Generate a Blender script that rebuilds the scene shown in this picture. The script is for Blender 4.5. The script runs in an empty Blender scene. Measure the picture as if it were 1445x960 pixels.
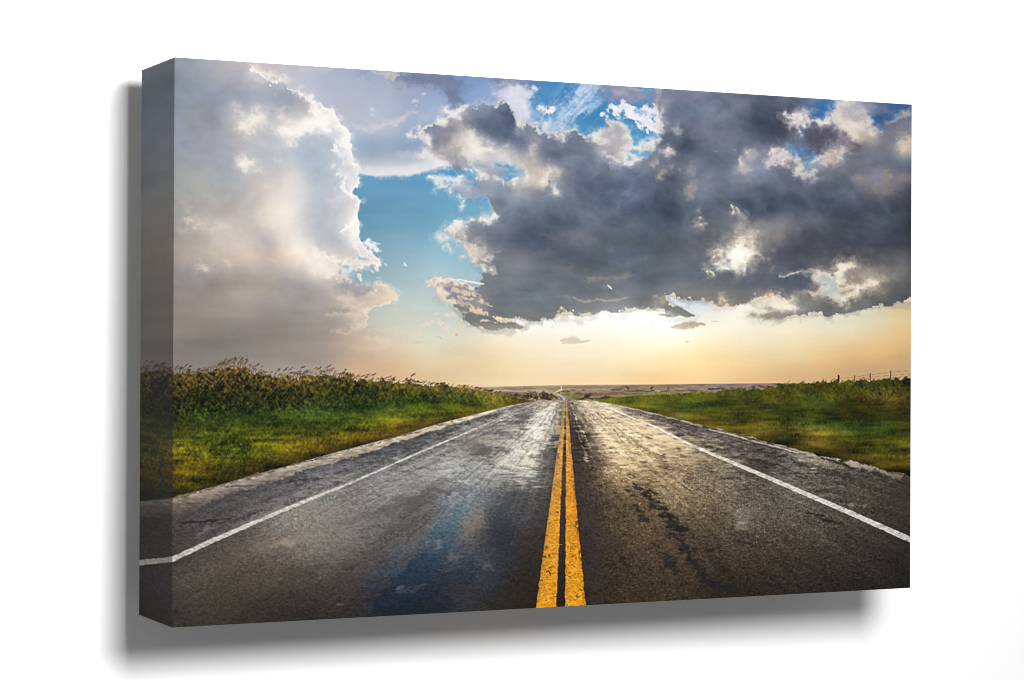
"""A gallery-wrapped canvas print of a wet two-lane road under storm clouds, hung on a plain white wall."""
import bpy, math
import numpy as np

# ---------------------------------------------------------------- printed picture
# The print is painted procedurally (numpy) on an artwork sheet and baked to the canvas mesh as its ink colour.
X0, Y0, X1, Y1 = 196, 68, 1300, 900            # extent of the artwork sheet, bleed for the folded edges included
NW, NH = X1 - X0, Y1 - Y0
XX, YY = np.meshgrid(np.arange(X0, X1) + .5, np.arange(Y0, Y1) + .5)
XX = XX.astype(np.float32); YY = YY.astype(np.float32)

def sst(a, b, x):
    t = np.clip((x - a) / (b - a), 0, 1)
    return t * t * (3 - 2 * t)

def _w(n, s, off):
    p = np.arange(n) / s + off
    i = np.floor(p).astype(int); t = (p - i).astype(np.float32)
    return i, ((1 - t) ** 3 / 6, (3 * t ** 3 - 6 * t ** 2 + 4) / 6, (-3 * t ** 3 + 3 * t ** 2 + 3 * t + 1) / 6, t ** 3 / 6)

def vnoise(sx, sy, seed, h=NH, w=NW):
    g = np.random.RandomState(seed)
    iy, wy = _w(h, sy, g.rand()); ix, wx = _w(w, sx, g.rand())
    L = g.standard_normal((iy[-1] + 4, ix[-1] + 4)).astype(np.float32)
    R = sum(wy[k][:, None] * L[iy + k] for k in range(4))
    return sum(R[:, ix + k] * wx[k] for k in range(4)) * 2.0

def fbm(sx, sy, seed, octv=5, gain=.5):
    o = 0; a = 1; t = 0
    for k in range(octv):
        if min(sx, sy) < .8: break
        o = o + a * vnoise(sx, sy, seed * 31 + k); t += a * a
        a *= gain; sx /= 2; sy /= 2
    return o / math.sqrt(t)

def samp(A, x, y, wrap=False):
    h, w = A.shape[:2]
    if wrap:
        i = np.floor(x).astype(np.int32); j = np.floor(y).astype(np.int32)
        fx = x - i; fy = y - j
        i0 = i % w; i1 = (i + 1) % w; j0 = j % h; j1 = (j + 1) % h
    else:
        x = np.clip(x, 0, w - 1.001); y = np.clip(y, 0, h - 1.001)
        i0 = x.astype(np.int32); j0 = y.astype(np.int32); fx = x - i0; fy = y - j0
        i1 = i0 + 1; j1 = j0 + 1
    if A.ndim == 3: fx = fx[..., None]; fy = fy[..., None]
    return (A[j0, i0] * (1 - fx) + A[j0, i1] * fx) * (1 - fy) + (A[j1, i0] * (1 - fx) + A[j1, i1] * fx) * fy

def tps(pts, step=8, lam=1.0, sx=1.0):
    """smooth colour field through colour samples (x, y, r, g, b)"""
    P = np.array(pts, float); xy = P[:, :2] / 100. * np.array((sx, 1.)); n = len(P)
    def U(d2): return .5 * d2 * np.log(d2 + 1e-9)
    D = ((xy[:, None] - xy[None]) ** 2).sum(-1)
    M = np.zeros((n + 3, n + 3)); M[:n, :n] = U(D) + lam * .01 * np.eye(n)
    Q = np.c_[np.ones(n), xy]; M[:n, n:] = Q; M[n:, :n] = Q.T
    S = np.linalg.solve(M, np.r_[P[:, 2:], np.zeros((3, P.shape[1] - 2))])
    gx = np.arange(X0, X1 + step + 1, step) / 100. * sx; gy = np.arange(Y0, Y1 + step + 1, step) / 100.
    GX, GY = np.meshgrid(gx, gy); G = np.c_[GX.ravel(), GY.ravel()]
    d = ((G[:, None] - xy[None]) ** 2).sum(-1)
    F = U(d) @ S[:n] + np.c_[np.ones(len(G)), G] @ S[n:]
    lo = P[:, 2:].min(0) - 6; hi = P[:, 2:].max(0) + 6
    F = np.clip(F, lo, hi).reshape(GY.shape + (-1,)).astype(np.float32)
    return samp(F, (XX - X0) / step, (YY - Y0) / step)

def sdf(poly, step=2, box=None):
    """signed distance (inside > 0) to a polygon of (x, y[, attr]); returns distance and the attr of the nearest point"""
    P = np.array([(p[0], p[1], p[2] if len(p) > 2 else 0) for p in poly], np.float32)
    bx0, by0, bx1, by1 = box or (X0, Y0, X1, Y1)
    gx = np.arange(bx0, bx1 + step + 1, step, dtype=np.float32); gy = np.arange(by0, by1 + step + 1, step, dtype=np.float32)
    GX, GY = np.meshgrid(gx, gy)
    best = np.full(GX.shape, 1e9, np.float32); att = np.zeros_like(best); ins = np.zeros(GX.shape, bool)
    for k in range(len(P)):
        ax, ay, aw = P[k]; bx, by, bw = P[(k + 1) % len(P)]
        dx, dy = bx - ax, by - ay
        t = np.clip(((GX - ax) * dx + (GY - ay) * dy) / (dx * dx + dy * dy + 1e-6), 0, 1)
        d = (GX - ax - t * dx) ** 2 + (GY - ay - t * dy) ** 2
        m = d < best
        best[m] = d[m]; att[m] = (aw + (bw - aw) * t)[m]
        if abs(dy) > 1e-6:
            c = ((ay > GY) != (by > GY)) & (GX < dx * (GY - ay) / dy + ax)
            ins ^= c
    s = np.sqrt(best) * np.where(ins, 1, -1)
    return s, att, step

def at(F, wx=0, wy=0):
    s, att, step = F
    x = (XX + wx - X0) / step; y = (YY + wy - Y0) / step
    return samp(s, x, y), samp(att, x, y)

IMG = None
def over(mask, col):
    global IMG
    IMG += (np.asarray(col, np.float32) - IMG) * mask[..., None]

def win(cx0, cy0, cx1, cy1):
    a = max(int(cx0 - X0), 0); b = min(int(cx1 - X0) + 2, NW); c = max(int(cy0 - Y0), 0); d = min(int(cy1 - Y0) + 2, NH)
    return (slice(c, d), slice(a, b)) if a < b and c < d else None

def dab(cx, cy, rx, ry, col, op=1., ang=0., soft=.5, rough=.5, shift=0, tex=None):
    """one brush dab: a soft ellipse whose edge and body break up with noise"""
    R = max(rx, ry) * 2.6 + 2
    w = win(cx - R, cy - R, cx + R, cy + R)
    if w is None: return
    q = min(1.0, .08 + min(rx, ry) / 7) * (.5 + rough)
    x = XX[w] - cx + DX[w] * q; y = YY[w] - cy + DY[w] * q; c, s = math.cos(math.radians(ang)), math.sin(math.radians(ang))
    r2 = ((x * c + y * s) / rx) ** 2 + ((-x * s + y * c) / ry) ** 2
    N = tex if tex is not None else (EDGE if max(rx, ry) > 8 else EDGES)
    g = np.exp(-.7 * r2)
    k = .14 + .38 * soft
    m = sst(.5 - k, .5 + k, g + N[w] * rough * .24 * np.sqrt(g)) * op
    m *= sst(6.6, 4.2, r2)
    IMG[w] += (np.asarray(col, np.float32) + FINE[w][..., None] * 3 - IMG[w]) * m[..., None]

def stroke(pts, wd, col, op=1., rough=.4, soft=.6, tex=None):
    """brush stroke along a polyline of (x, y[, width])"""
    P = [(p[0], p[1], (p[2] if len(p) > 2 else wd)) for p in pts]
    mw = max(p[2] for p in P) * 2.5 + 4
    w = win(min(p[0] for p in P) - mw, min(p[1] for p in P) - mw, max(p[0] for p in P) + mw, max(p[1] for p in P) + mw)
    if w is None: return
    q = min(1.0, max(p[2] for p in P) / 7) * 1.6 * rough
    x = XX[w] + DX[w] * q; y = YY[w] + DY[w] * q; best = np.full(x.shape, 1e9, np.float32)
    for a, b in zip(P, P[1:]):
        dx, dy = b[0] - a[0], b[1] - a[1]
        t = np.clip(((x - a[0]) * dx + (y - a[1]) * dy) / (dx * dx + dy * dy + 1e-6), 0, 1)
        d = np.hypot(x - a[0] - t * dx, y - a[1] - t * dy) / (a[2] + (b[2] - a[2]) * t + 1e-6)
        best = np.minimum(best, d)
    n = (tex if tex is not None else EDGES)[w]
    m = sst(-soft, soft + .2, 1 - best + n * rough * .8) * op
    IMG[w] += (np.asarray(col, np.float32) + FINE[w][..., None] * 2 - IMG[w]) * m[..., None]

def pts5(s):
    return [tuple(float(v) for v in q.split()) for q in s.replace('\n', ';').split(';') if q.strip()]

# shared noises
EDGE = fbm(9, 9, 1, 4, .62)
EDGES = fbm(4.5, 4.5, 11, 3, .7)
DX = fbm(8, 7, 14, 4, .65) * 3.2; DY = fbm(8, 7, 15, 4, .65) * 2.6
PUFF = fbm(34, 26, 2, 5, .55)
FINE = fbm(7, 6, 3, 3, .6)
WXn, WYn = fbm(22, 22, 4, 5, .6), fbm(22, 22, 5, 5, .6)
BIL = -np.abs(fbm(26, 22, 6, 4, .5)) + .55
_e = fbm(30, 24, 12, 4, .5)
EMB = np.clip((_e - np.roll(np.roll(_e, 4, 0), -3, 1)) * 2.2, -2.5, 2.5)
_e = fbm(14, 11, 13, 3, .5)
EMB2 = np.clip((_e - np.roll(np.roll(_e, 2, 0), -2, 1)) * 1.6, -2.5, 2.5)
_b = np.abs(fbm(64, 44, 16, 4, .55)); BILL = samp(.8 - _b, XX - X0 + fbm(60, 50, 17, 3) * 9, YY - Y0 + fbm(60, 50, 18, 3) * 7) * 1.3
_b = np.abs(fbm(26, 20, 19, 3, .5)); BILL2 = samp(.8 - _b, XX - X0 + fbm(26, 22, 20, 3) * 5, YY - Y0 + fbm(26, 22, 21, 3) * 4) * 1.2
SOFTN = fbm(70, 30, 7, 4, .5)
STREAK = fbm(60, 9, 8, 4, .5)

# ---- open sky: colour samples
SKY = pts5('''520 260 100 150 186;545 275 101 152 185;600 280 104 156 190;560 300 108 158 184;640 290 112 166 196;700 290 105 165 200
530 330 116 160 184;600 330 122 170 195;570 360 148 180 195;620 380 165 195 205;555 372 148 178 190;660 370 150 185 200;690 350 138 178 200
590 400 172 192 198;650 420 180 195 196;560 430 190 200 192;600 440 200 208 200;540 455 202 202 188;600 470 210 212 196;640 470 214 214 198
560 480 214 202 176;600 500 228 214 180;520 500 202 176 148;480 500 182 162 142;500 530 212 175 138;560 525 218 182 140;600 530 222 190 145
640 530 226 196 150;700 535 236 208 162;700 500 240 216 172;700 480 243 230 205;700 465 242 235 220;740 470 250 244 228;780 465 253 248 235
820 470 254 248 232;860 460 255 252 240;915 455 255 255 250;960 470 255 252 235;920 490 255 248 215;860 500 254 240 205;800 500 252 238 208
760 500 250 234 198;800 520 250 228 185;800 540 248 218 170;740 540 240 212 165;860 520 253 232 185;900 520 253 226 172;900 540 252 212 152
940 530 252 214 150;960 500 254 236 185;1000 500 252 226 170;1000 530 248 210 148;1000 480 250 236 200;1000 460 250 242 222;1040 440 252 245 228
1040 470 240 232 208;1040 500 246 218 165;1040 530 236 196 138;1080 470 236 228 202;1080 500 234 214 165;1090 530 226 184 130;1060 515 240 204 148
1120 460 238 228 200;1160 470 228 216 185;1120 490 236 218 172;1120 530 218 178 128;1160 500 230 196 140;1200 470 226 212 178;1200 500 224 182 130
1200 530 208 168 118;1240 460 220 206 172;1240 490 228 188 132;1240 520 206 168 118;1280 450 222 198 150;1270 480 226 190 135;1275 500 206 172 120
1280 530 202 164 116;1280 560 196 160 114;1200 560 202 164 116;1120 560 214 174 126;1040 560 232 192 138;960 560 248 208 146;900 560 250 212 152;800 560 246 216 168;700 560 234 206 160;600 560 222 190 145;500 560 208 172 138;400 560 165 144 128;200 560 140 130 122;540 500 210 186 158;640 115 118 150 190;700 130 132 157 192;770 120 72 134 190;770 160 84 144 195;830 170 70 140 190;850 182 64 138 190
890 170 68 138 186;880 150 84 140 190;900 200 72 148 200;790 190 120 162 206;1150 155 50 100 155;1240 170 46 95 150;1265 160 42 88 142
1130 215 78 130 180;1145 240 88 140 186;700 240 84 150 196;660 245 84 148 190;730 245 80 150 200;1000 400 160 180 190;1000 300 120 160 190;1250 400 200 190 160
200 530 140 130 122;300 530 150 138 128;400 530 160 142 126;440 520 165 148 128''')
IMG = tps(SKY)
low = sst(470, 530, YY)[..., None]; IMG = IMG + (IMG.mean(-1, keepdims=True) - IMG) * .10 * low
IMG += (SOFTN * 2.2 + STREAK * 1.2)[..., None]
# ---- thin high cloud between the two cloud masses
CIR = pts5('''400 95 195 190 196;430 110 192 196 210;450 130 186 190 207;500 130 180 188 206;540 150 178 188 205;480 150 188 190 205;500 170 190 192 205
560 170 172 182 202;600 170 165 182 208;620 150 160 178 205;505 190 176 190 210;520 200 155 172 192;560 205 150 167 188;590 203 142 163 190
520 222 158 174 192;560 222 164 177 194;510 240 215 214 216;540 240 217 217 219;570 242 224 224 226;600 236 214 216 222;625 226 226 226 228
640 170 150 172 206;660 165 125 155 195;660 120 128 156 195;600 115 140 156 188;560 112 160 168 188;680 135 138 165 205;720 120 150 165 198;530 180 186 192 206;560 182 180 188 204''')
c = tps(CIR)
poly = [(320, 40), (760, 40), (745, 110), (735, 150), (715, 200), (660, 236), (640, 234), (620, 237), (600, 243), (585, 247), (565, 249.5), (545, 249.5), (520, 248), (495, 246.5), (400, 246), (330, 200)]
F = sdf(poly)
d, _ = at(F, WXn * 2.2, WYn * 1.2)
m = sst(-1.5, 3.5, d)
m *= 1 - sst(690, 750, XX + WXn * 14) * (YY < 235)
over(m, c + (SOFTN * 2 + PUFF * 1.6)[..., None])
# white lower lip and arcs
stroke([(500, 238, 5), (540, 243, 6), (575, 243, 6), (610, 233, 7), (640, 222, 9)], 6, (226, 225, 227), .6, .3, .9)
stroke([(488, 178, 3), (520, 180, 4), (545, 177, 4), (565, 168, 4), (585, 158, 3)], 4, (203, 203, 212), .6, .5, .9)
stroke([(505, 184, 3), (535, 181, 4), (570, 166, 3)], 3, (208, 206, 214), .5, .5, .9)
dab(575, 220, 16, 5, (196, 198, 208), .6, 0, .7, .3)
for x, y, r in ((523, 154, 3), (526, 161, 3), (587, 142, 2), (591, 141, 2), (598, 134, 3), (588, 149, 1.6), (583, 143, 2)):
    dab(x, y, r, r, (206, 209, 220), .8, 0, .6, .6)
# dark rags along the top edge
for x, y, rx, ry, col, op in ((575, 108, 22, 7, (140, 152, 182), .6), (600, 110, 40, 8, (112, 124, 152), .75), (562, 122, 6, 4, (150, 158, 180), .6), (640, 125, 15, 12, (112, 126, 155), .85), (642, 140, 10, 11, (118, 131, 158), .8),
        (615, 115, 26, 8, (118, 130, 158), .7), (720, 115, 22, 7, (112, 120, 150), .8), (738, 122, 14, 9, (108, 116, 146), .8), (728, 110, 30, 5, (128, 138, 168), .6), (512, 101, 10, 5, (140, 160, 195), .5), (520, 104, 24, 6, (150, 166, 196), .5)):
    dab(x, y, rx, ry, col, op, 0, .8, .5)
stroke([(528, 103, 3), (545, 105, 5), (556, 106, 4)], 4, (205, 195, 200), .8, .6, .7)
stroke([(425, 98, 6), (445, 99, 6), (465, 97, 5)], 5, (206, 200, 202), .5, .4, .9)
dab(700, 150, 26, 13, (150, 170, 206), .35, -30, .9, .5); dab(650, 160, 30, 9, (150, 170, 205), .35, -25, .9, .5)
# bright fan beside the dark lump, and wisps in the blue
WISP = fbm(5, 26, 9, 4, .6); WW = samp(WISP, (XX - X0) * .75 + (YY - Y0) * .66, (YY - Y0) * .75 - (XX - X0) * .4, True)
for x, y, rx, ry, a, op in ((728, 145, 16, 26, 15, .9), (738, 158, 12, 22, 12, .85), (718, 135, 20, 14, 30, .65), (735, 135, 14, 10, 0, .75), (733, 172, 8, 9, 0, .7), (757, 128, 6, 6, -35, .85), (748, 133, 6, 6, -35, .6)):
    dab(x, y, rx, ry, (222, 222, 234), op, a, .75, .45)
for x, y, rx, ry, a, op in ((757, 163, 10, 16, 20, .55), (765, 150, 3, 9, -15, .5), (752, 172, 8, 7, 0, .5)):
    dab(x, y, rx, ry, (170, 192, 222), op, a, .8, .6)
for x, y, rx, ry, a, op in ((800, 160, 12, 44, 42, .62), (818, 142, 12, 34, 38, .55), (830, 130, 14, 26, 42, .6), (795, 166, 9, 15, 50, .62), (805, 158, 8, 22, 45, .6), (840, 125, 10, 16, 30, .55), (815, 120, 10, 12, 20, .45), (780, 182, 18, 14, 20, .45), (800, 188, 20, 10, 10, .4), (775, 178, 14, 9, 20, .55), (842, 146, 10, 5, -40, .55), (788, 142, 5, 30, 12, .2), (812, 172, 5, 24, 25, .25), (775, 128, 6, 9, -30, .2)):
    dab(x, y, rx, ry, (205, 216, 234), op * .55, a, 1., .9, tex=WW * .7 + EDGES * .5)
wm_ = sst(.1, 1.6, WW + EDGES * .35) * np.exp(-(((XX - 812 + (YY - 150) * .7) / 34) ** 2 + ((YY - 150) / 46) ** 2)) * .55
over(wm_, (222, 228, 240))
stroke([(764, 151, 3), (769, 154, 3), (774, 158, 4), (779, 156, 3), (781, 155, 1)], 3, (240, 238, 242), .95, .6, .5)
stroke([(775, 158, 2), (776, 160, 2)], 2, (240, 238, 242), .9, .6, .5)
# grey rag at the top right of the blue and its white streak
for x, y, rx, ry, op in ((880, 130, 30, 9, .8), (905, 135, 24, 10, .8), (890, 140, 18, 7, .65), (925, 140, 14, 14, .8), (862, 125, 18, 6, .6), (930, 155, 8, 18, .6), (870, 138, 16, 7, .35)):
    dab(x, y, rx, ry, (150, 148, 168), op, 0, .8, .5)
dab(905, 126, 16, 3, (190, 182, 188), .6, 3, .8, .4); dab(875, 131, 8, 4, (182, 178, 192), .5, 0, .8, .5)
dab(916, 134, 7, 7, (100, 150, 195), .7, 0, .7, .6); dab(908, 142, 8, 5, (80, 142, 192), .8, -20, .7, .6)
ws = ((862, 150, 6, 5, 30), (868, 154, 10, 6, 35), (880, 157, 12, 7, 20), (893, 162, 11, 7, 20), (900, 168, 12, 8, 30), (910, 172, 12, 8, 30), (918, 176, 10, 6, 30), (912, 162, 8, 8, -30), (918, 154, 9, 7, -20), (926, 158, 9, 8, 20), (930, 165, 7, 9, 0), (868, 160, 4, 5, 30), (925, 182, 7, 4, 30), (933, 178, 6, 6, 0), (874, 163, 3, 4, 40), (914, 185, 2, 4, 0), (899, 176, 4, 4, 0))
for x, y, rx, ry, a in ws: dab(x, y, rx, ry, (236, 234, 240), .95, a, .45, .8)
dab(922, 164, 5, 3, (130, 170, 210), .6, 40, .6, .6); dab(905, 160, 6, 4, (120, 165, 205), .5, 0, .6, .7)
dab(851, 161, 4, 2.6, (236, 235, 240), .95, 0, .5, .6); dab(857, 166, 2, 3, (220, 222, 232), .8, 20, .6, .6); dab(855, 170, 1.5, 1.5, (240, 240, 244), .9)

# ---- left cloud mass
LEFT = [(190, 60, 0), (330, 60, 0), (352, 92, 0), (362, 100, 3), (372, 107, 2), (384, 114, 2), (396, 117, 1), (408, 122, 1), (420, 126, 6), (427, 128, 9), (436, 136, 10), (444, 143, 11), (452, 146, 12), (460, 152, 14), (468, 158, 14), (472, 165, 10), (478, 170, 8), (484, 176, 10), (489, 181, 11), (493, 187, 13), (494.5, 198, 13), (496, 210, 14), (495, 219, 14), (496, 226, 12), (500, 231, 10), (504, 237, 11), (505.5, 242, 12), (503, 247, 13), (501, 252, 13), (503, 259, 13), (503, 265, 12), (498, 268, 12), (494, 270, 12), (495, 275, 13), (500, 278, 12), (503, 284, 11), (504, 294, 11), (505, 303, 13), (506, 309, 14), (510, 315, 16), (511, 324, 17), (508, 333, 14), (513, 342, 13), (515, 350, 13), (517, 356, 14), (524, 357, 13), (530, 362, 12), (537, 366, 10), (533, 372, 9), (525, 374, 10), (515, 378, 12), (500, 378, 10), (494, 384, 9), (486, 388, 5), (481, 388, 5), (484, 394, 7), (489, 391, 6), (496, 397, 6), (510, 398, 6), (522, 402, 6), (529, 404, 5), (530, 398, 5), (537, 397, 5), (543, 402, 5), (545, 409, 4), (556, 411, 4), (566, 417, 4), (562, 421, 4), (550, 417, 3), (556, 425, 5), (540, 431, 5), (522, 441, 6), (518, 446, 5), (520, 460, 6), (512, 465, 5), (530, 474, 4), (548, 480, 3), (530, 490, 0), (500, 508, 0), (480, 526, 0), (450, 545, 0), (420, 580, 0), (190, 560, 0)]
LC = pts5('''200 95 135 143 155;250 100 140 149 162;247 150 138 147 160;280 90 150 155 166;300 110 156 160 170;280 130 140 148 162;320 130 152 157 170;320 100 175 174 180
340 92 180 178 182;370 95 205 196 194;360 110 186 184 190;395 95 205 200 204;345 120 165 168 180;380 125 172 178 190;365 140 170 174 186;340 150 158 164 177;300 150 145 152 166;260 190 146 151 164
300 170 152 157 168;280 165 160 161 166;330 175 176 176 178;335 165 182 180 182;350 170 176 178 186;345 185 190 188 190;362 165 208 204 204;372 158 176 178 186;390 150 158 166 178;410 155 158 164 174
425 150 172 174 180;440 165 205 201 200;420 175 228 222 216;440 178 238 232 226;405 180 224 219 214;390 172 200 198 200;460 170 238 234 230;380 185 190 192 198;360 205 186 188 192;330 200 182 182 186
300 200 160 164 174;265 205 148 153 166;260 225 156 160 166;290 240 166 168 172;325 225 164 168 180;330 250 164 170 178;305 260 172 174 174;260 260 162 164 162;250 290 158 156 152
345 232 195 190 190;360 225 180 184 190;380 220 182 185 194;400 215 188 192 198;400 200 200 202 204;420 210 178 187 198;450 205 180 190 202;440 195 196 202 210;470 200 214 216 222;450 225 172 184 196;470 230 184 194 206;485 240 206 210 216
430 235 178 188 198;400 240 202 200 198;410 245 216 212 208;395 258 205 200 198;370 255 195 190 188;350 270 188 184 182;360 290 196 188 182;320 290 186 178 174;290 295 180 172 168;270 310 166 162 160;255 330 160 152 146
390 280 224 214 206;380 300 230 220 208;410 290 232 224 216;430 270 208 208 208;445 260 184 192 200;440 280 186 192 200;450 300 188 192 198;465 285 186 190 198;475 300 196 198 202;490 290 218 214 212;430 300 200 200 204;420 320 232 226 220
450 320 186 190 196;465 340 190 192 196;480 330 204 204 206;495 325 240 236 234;440 335 200 200 204;480 345 190 194 198;450 350 206 202 198;435 345 228 222 214;400 310 240 230 220;390 330 228 216 204;415 345 240 230 220;430 360 240 230 220;460 362 226 218 210
480 355 200 198 196;490 365 222 216 210;500 360 206 202 198;470 380 236 226 216;445 375 240 230 220;460 392 220 208 196;440 385 226 214 202;420 370 234 220 206;400 360 222 206 192;400 375 202 188 178;360 360 214 196 182;330 350 208 194 182;350 340 206 194 184
370 335 190 182 180;385 338 184 178 178;340 320 196 188 184;310 330 196 186 180;290 320 184 176 172;290 340 180 172 166;270 350 176 166 156;300 360 192 178 166;330 370 200 184 172;360 375 190 176 168;270 370 168 156 148;250 350 166 154 144
240 370 156 144 136;270 385 152 144 142;310 385 164 154 150;340 390 164 156 152;370 385 174 164 158;400 390 166 162 160;430 390 176 168 162;420 400 162 158 156;450 405 172 166 160;380 405 172 160 150;340 405 172 160 148;300 400 146 138 136;260 400 140 134 134
250 420 146 136 128;290 415 160 146 136;340 415 180 164 146;370 412 178 162 148;330 435 170 154 138;300 440 160 144 130;260 445 150 134 120;370 430 152 144 140;400 420 160 154 150;420 430 152 148 146;350 450 158 144 132;390 450 150 138 130
340 470 132 126 122;300 480 128 120 114;260 470 138 128 118;260 500 130 120 112;320 500 130 122 114;370 490 140 128 118;400 470 146 134 126;430 450 152 146 142;450 440 162 156 150;470 420 186 176 164;490 415 200 186 172;480 408 172 168 164;505 412 168 164 162
520 415 200 188 174;500 430 206 192 176;480 440 176 164 152;500 455 200 186 168;470 460 164 152 142;440 480 160 146 132;480 480 182 162 144;500 475 190 172 154;420 500 158 142 128;460 500 172 152 134;300 515 140 130 124;250 515 136 126 120;400 515 166 146 130;350 515 154 138 128;530 480 212 192 164''')
lc = tps(LC)
lw = sst(370, 430, YY)[..., None] * sst(520, 440, XX)[..., None]; lc = lc + (lc.mean(-1, keepdims=True) * np.array((1.035, .985, .955), np.float32) - lc) * .55 * lw
lc = lc + (np.clip(PUFF, -2, 2) * 2.2 + EMB * 1.2 + BILL * 3.5 + BILL2 * 2 + FINE * .7 + SOFTN * 1.5)[..., None] * (1 - .75 * sst(395, 450, YY))[..., None]
lc = lc + (STREAK * 2.0 * sst(380, 420, YY))[..., None]
F = sdf(LEFT)
wob = .55 + .45 * (1 - sst(420, 470, YY))
d, rw = at(F, WXn * 3.2 * wob, WYn * 3.2 * wob)
d = d + EDGE * 1.5
soft = .8 + 22 * sst(455, 520, YY)
fr = sst(-7, 0, d + EDGE * 3 + EDGES * 1.2) * .35 * sst(-12, -2, d) * (1 - sst(420, 460, YY))
over(fr, (232, 230, 230))
m = sst(-soft, soft + .9, d)
over(m, lc)
rim = np.clip(1 - (d + EDGES * 1.6 + EDGE * 1.2 + BIL * 4) / np.maximum(rw * (1.15 + .45 * np.roll(EDGE, 90, 0)), .1), 0, 1) ** 1.15 * (rw > 1.2) * m
rc = np.where((YY > 370)[..., None], np.array((246, 232, 216), np.float32), np.array((252, 249, 246), np.float32))
warm = sst(330, 430, YY)[..., None]; rc = np.array((253, 250, 247), np.float32) * (1 - warm) + np.array((242, 226, 208), np.float32) * warm
over(rim * (.85 - .5 * sst(425, 470, YY)), rc)
# bright shelf and inner lumps of the left cloud
for x, y, rx, ry, a, op in ((440, 176, 30, 14, -8, .75), (455, 166, 20, 13, 30, .8), (418, 184, 22, 9, 0, .7), (398, 183, 8, 5, 0, .5), (448, 158, 12, 8, 40, .6), (462, 176, 12, 11, 0, .7), (438, 141, 12, 4, 38, .8), (405, 187, 16, 6, 15, .5), (428, 188, 18, 5, -5, .6)):
    dab(x, y, rx, ry, (250, 244, 238), op, a, .7, .45)
for x, y, rx, ry, a, op, col in ((455, 200, 22, 10, 10, .65, (184, 193, 205)), (430, 203, 26, 8, 0, .6, (180, 189, 200)), (473, 190, 8, 14, -10, .7, (206, 210, 222)), (458, 215, 14, 12, 0, .45, (182, 192, 204)), (452, 242, 14, 12, 0, .6, (178, 188, 200)), (488, 236, 10, 12, -20, .5, (208, 211, 217)), (474, 255, 8, 10, 0, .5, (186, 194, 204)), (487, 215, 6, 6, 0, .35, (210, 212, 220)), (486, 284, 14, 6, 10, .6, (206, 206, 210)), (480, 300, 12, 16, 0, .4, (206, 205, 207)), (498, 247, 5, 9, 0, .4, (222, 222, 226)), (495, 262, 4, 5, 0, .35, (225, 225, 228))):
    dab(x, y, rx, ry, col, op, a, .8, .5)
for x, y, r, op in ((397, 110, 5, .95), (401, 114, 4, .9), (394, 114, 3, .8), (374, 106, 6, .75), (380, 109, 4, .6), (359, 100, 6, .55), (388, 135, 4, .35), (364, 163, 8, .75), (358, 166, 7, .6), (352, 178, 9, .8), (358, 172, 7, .6), (346, 174, 6, .5), (338, 160, 7, .35), (333, 148, 6, .35), (398, 166, 5, .4), (395, 158, 8, .35), (345, 235, 6, .9), (349, 230, 6, .75), (343, 230, 4, .7), (350, 240, 4, .7), (366, 240, 6, .35), (392, 228, 4, .3), (379, 262, 6, .4), (468, 236, 2, .9), (471, 233, 2, .9), (481, 243, 2, .9), (479, 238, 1.5, .8), (409, 202, 5, .6), (413, 198, 6, .6), (277, 322, 4, .6), (283, 318, 6, .5), (270, 311, 4, .5), (286, 376, 7, .55), (290, 380, 4, .5), (266, 308, 5, .4), (315, 320, 6, .35), (300, 324, 7, .35), (322, 370, 5, .4), (257, 322, 5, .3), (266, 295, 8, .2), (387, 368, 3, .5), (372, 318, 10, .4), (382, 318, 6, .4), (366, 307, 8, .35), (406, 327, 8, .35), (400, 340, 8, .3)):
    c_ = (250, 240, 228) if y < 250 else (238, 222, 204); dab(x, y, r * 1.9, r * 1.4, c_, op * .3, 0, 1., .6); dab(x, y, r * .85, r * .65, c_, op * .65, 0, .9, .8)
stroke([(415, 200, 3), (405, 208, 3), (420, 205, 2)], 3, (232, 228, 224), .5, .8, .7)
for p, col, op in (([(471, 206, 2), (478, 214, 3), (470, 212, 2)], (250, 248, 246), .8), ([(474, 196, 2), (480, 206, 3), (484, 200, 2)], (250, 248, 246), .6), ([(478, 246, 2), (488, 250, 3), (484, 262, 4), (490, 272, 3)], (250, 248, 246), .75), ([(500, 318, 3), (488, 322, 4), (482, 326, 3), (486, 331, 2)], (252, 248, 244), .9), ([(494, 322, 2), (500, 333, 3), (497, 338, 2)], (246, 242, 238), .7), ([(440, 352, 4), (452, 360, 5), (468, 366, 4), (488, 372, 5), (510, 372, 5)], (246, 238, 228), .7), ([(503, 346, 3), (506, 356, 3), (512, 362, 3)], (246, 240, 234), .7), ([(462, 362, 3), (476, 372, 5), (478, 380, 3)], (246, 238, 228), .6),
        ([(430, 362, 4), (446, 372, 5), (460, 380, 5), (470, 388, 3)], (245, 236, 224), .6), ([(440, 380, 3), (452, 388, 4), (462, 391, 2)], (240, 226, 210), .7), ([(462, 368, 3), (470, 378, 4), (480, 390, 3), (488, 395, 3)], (236, 222, 208), .7)):
    stroke(p, 3, col, op, .6, .7)
# blue chinks
for x, y, rx, ry, a in ((512, 366, 6, 2, 10), (516, 376, 3, 2, 0), (488, 380, 5, 3, 20), (478, 376, 4, 2, 30), (498, 387, 4, 5, -30), (482, 386, 3, 3, 0), (505, 380, 3, 2, 0), (516, 397, 6, 3, 10), (524, 381, 5, 3, 0)):
    dab(x, y, rx, ry, (160, 184, 196), .75, a, .6, .7)
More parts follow.
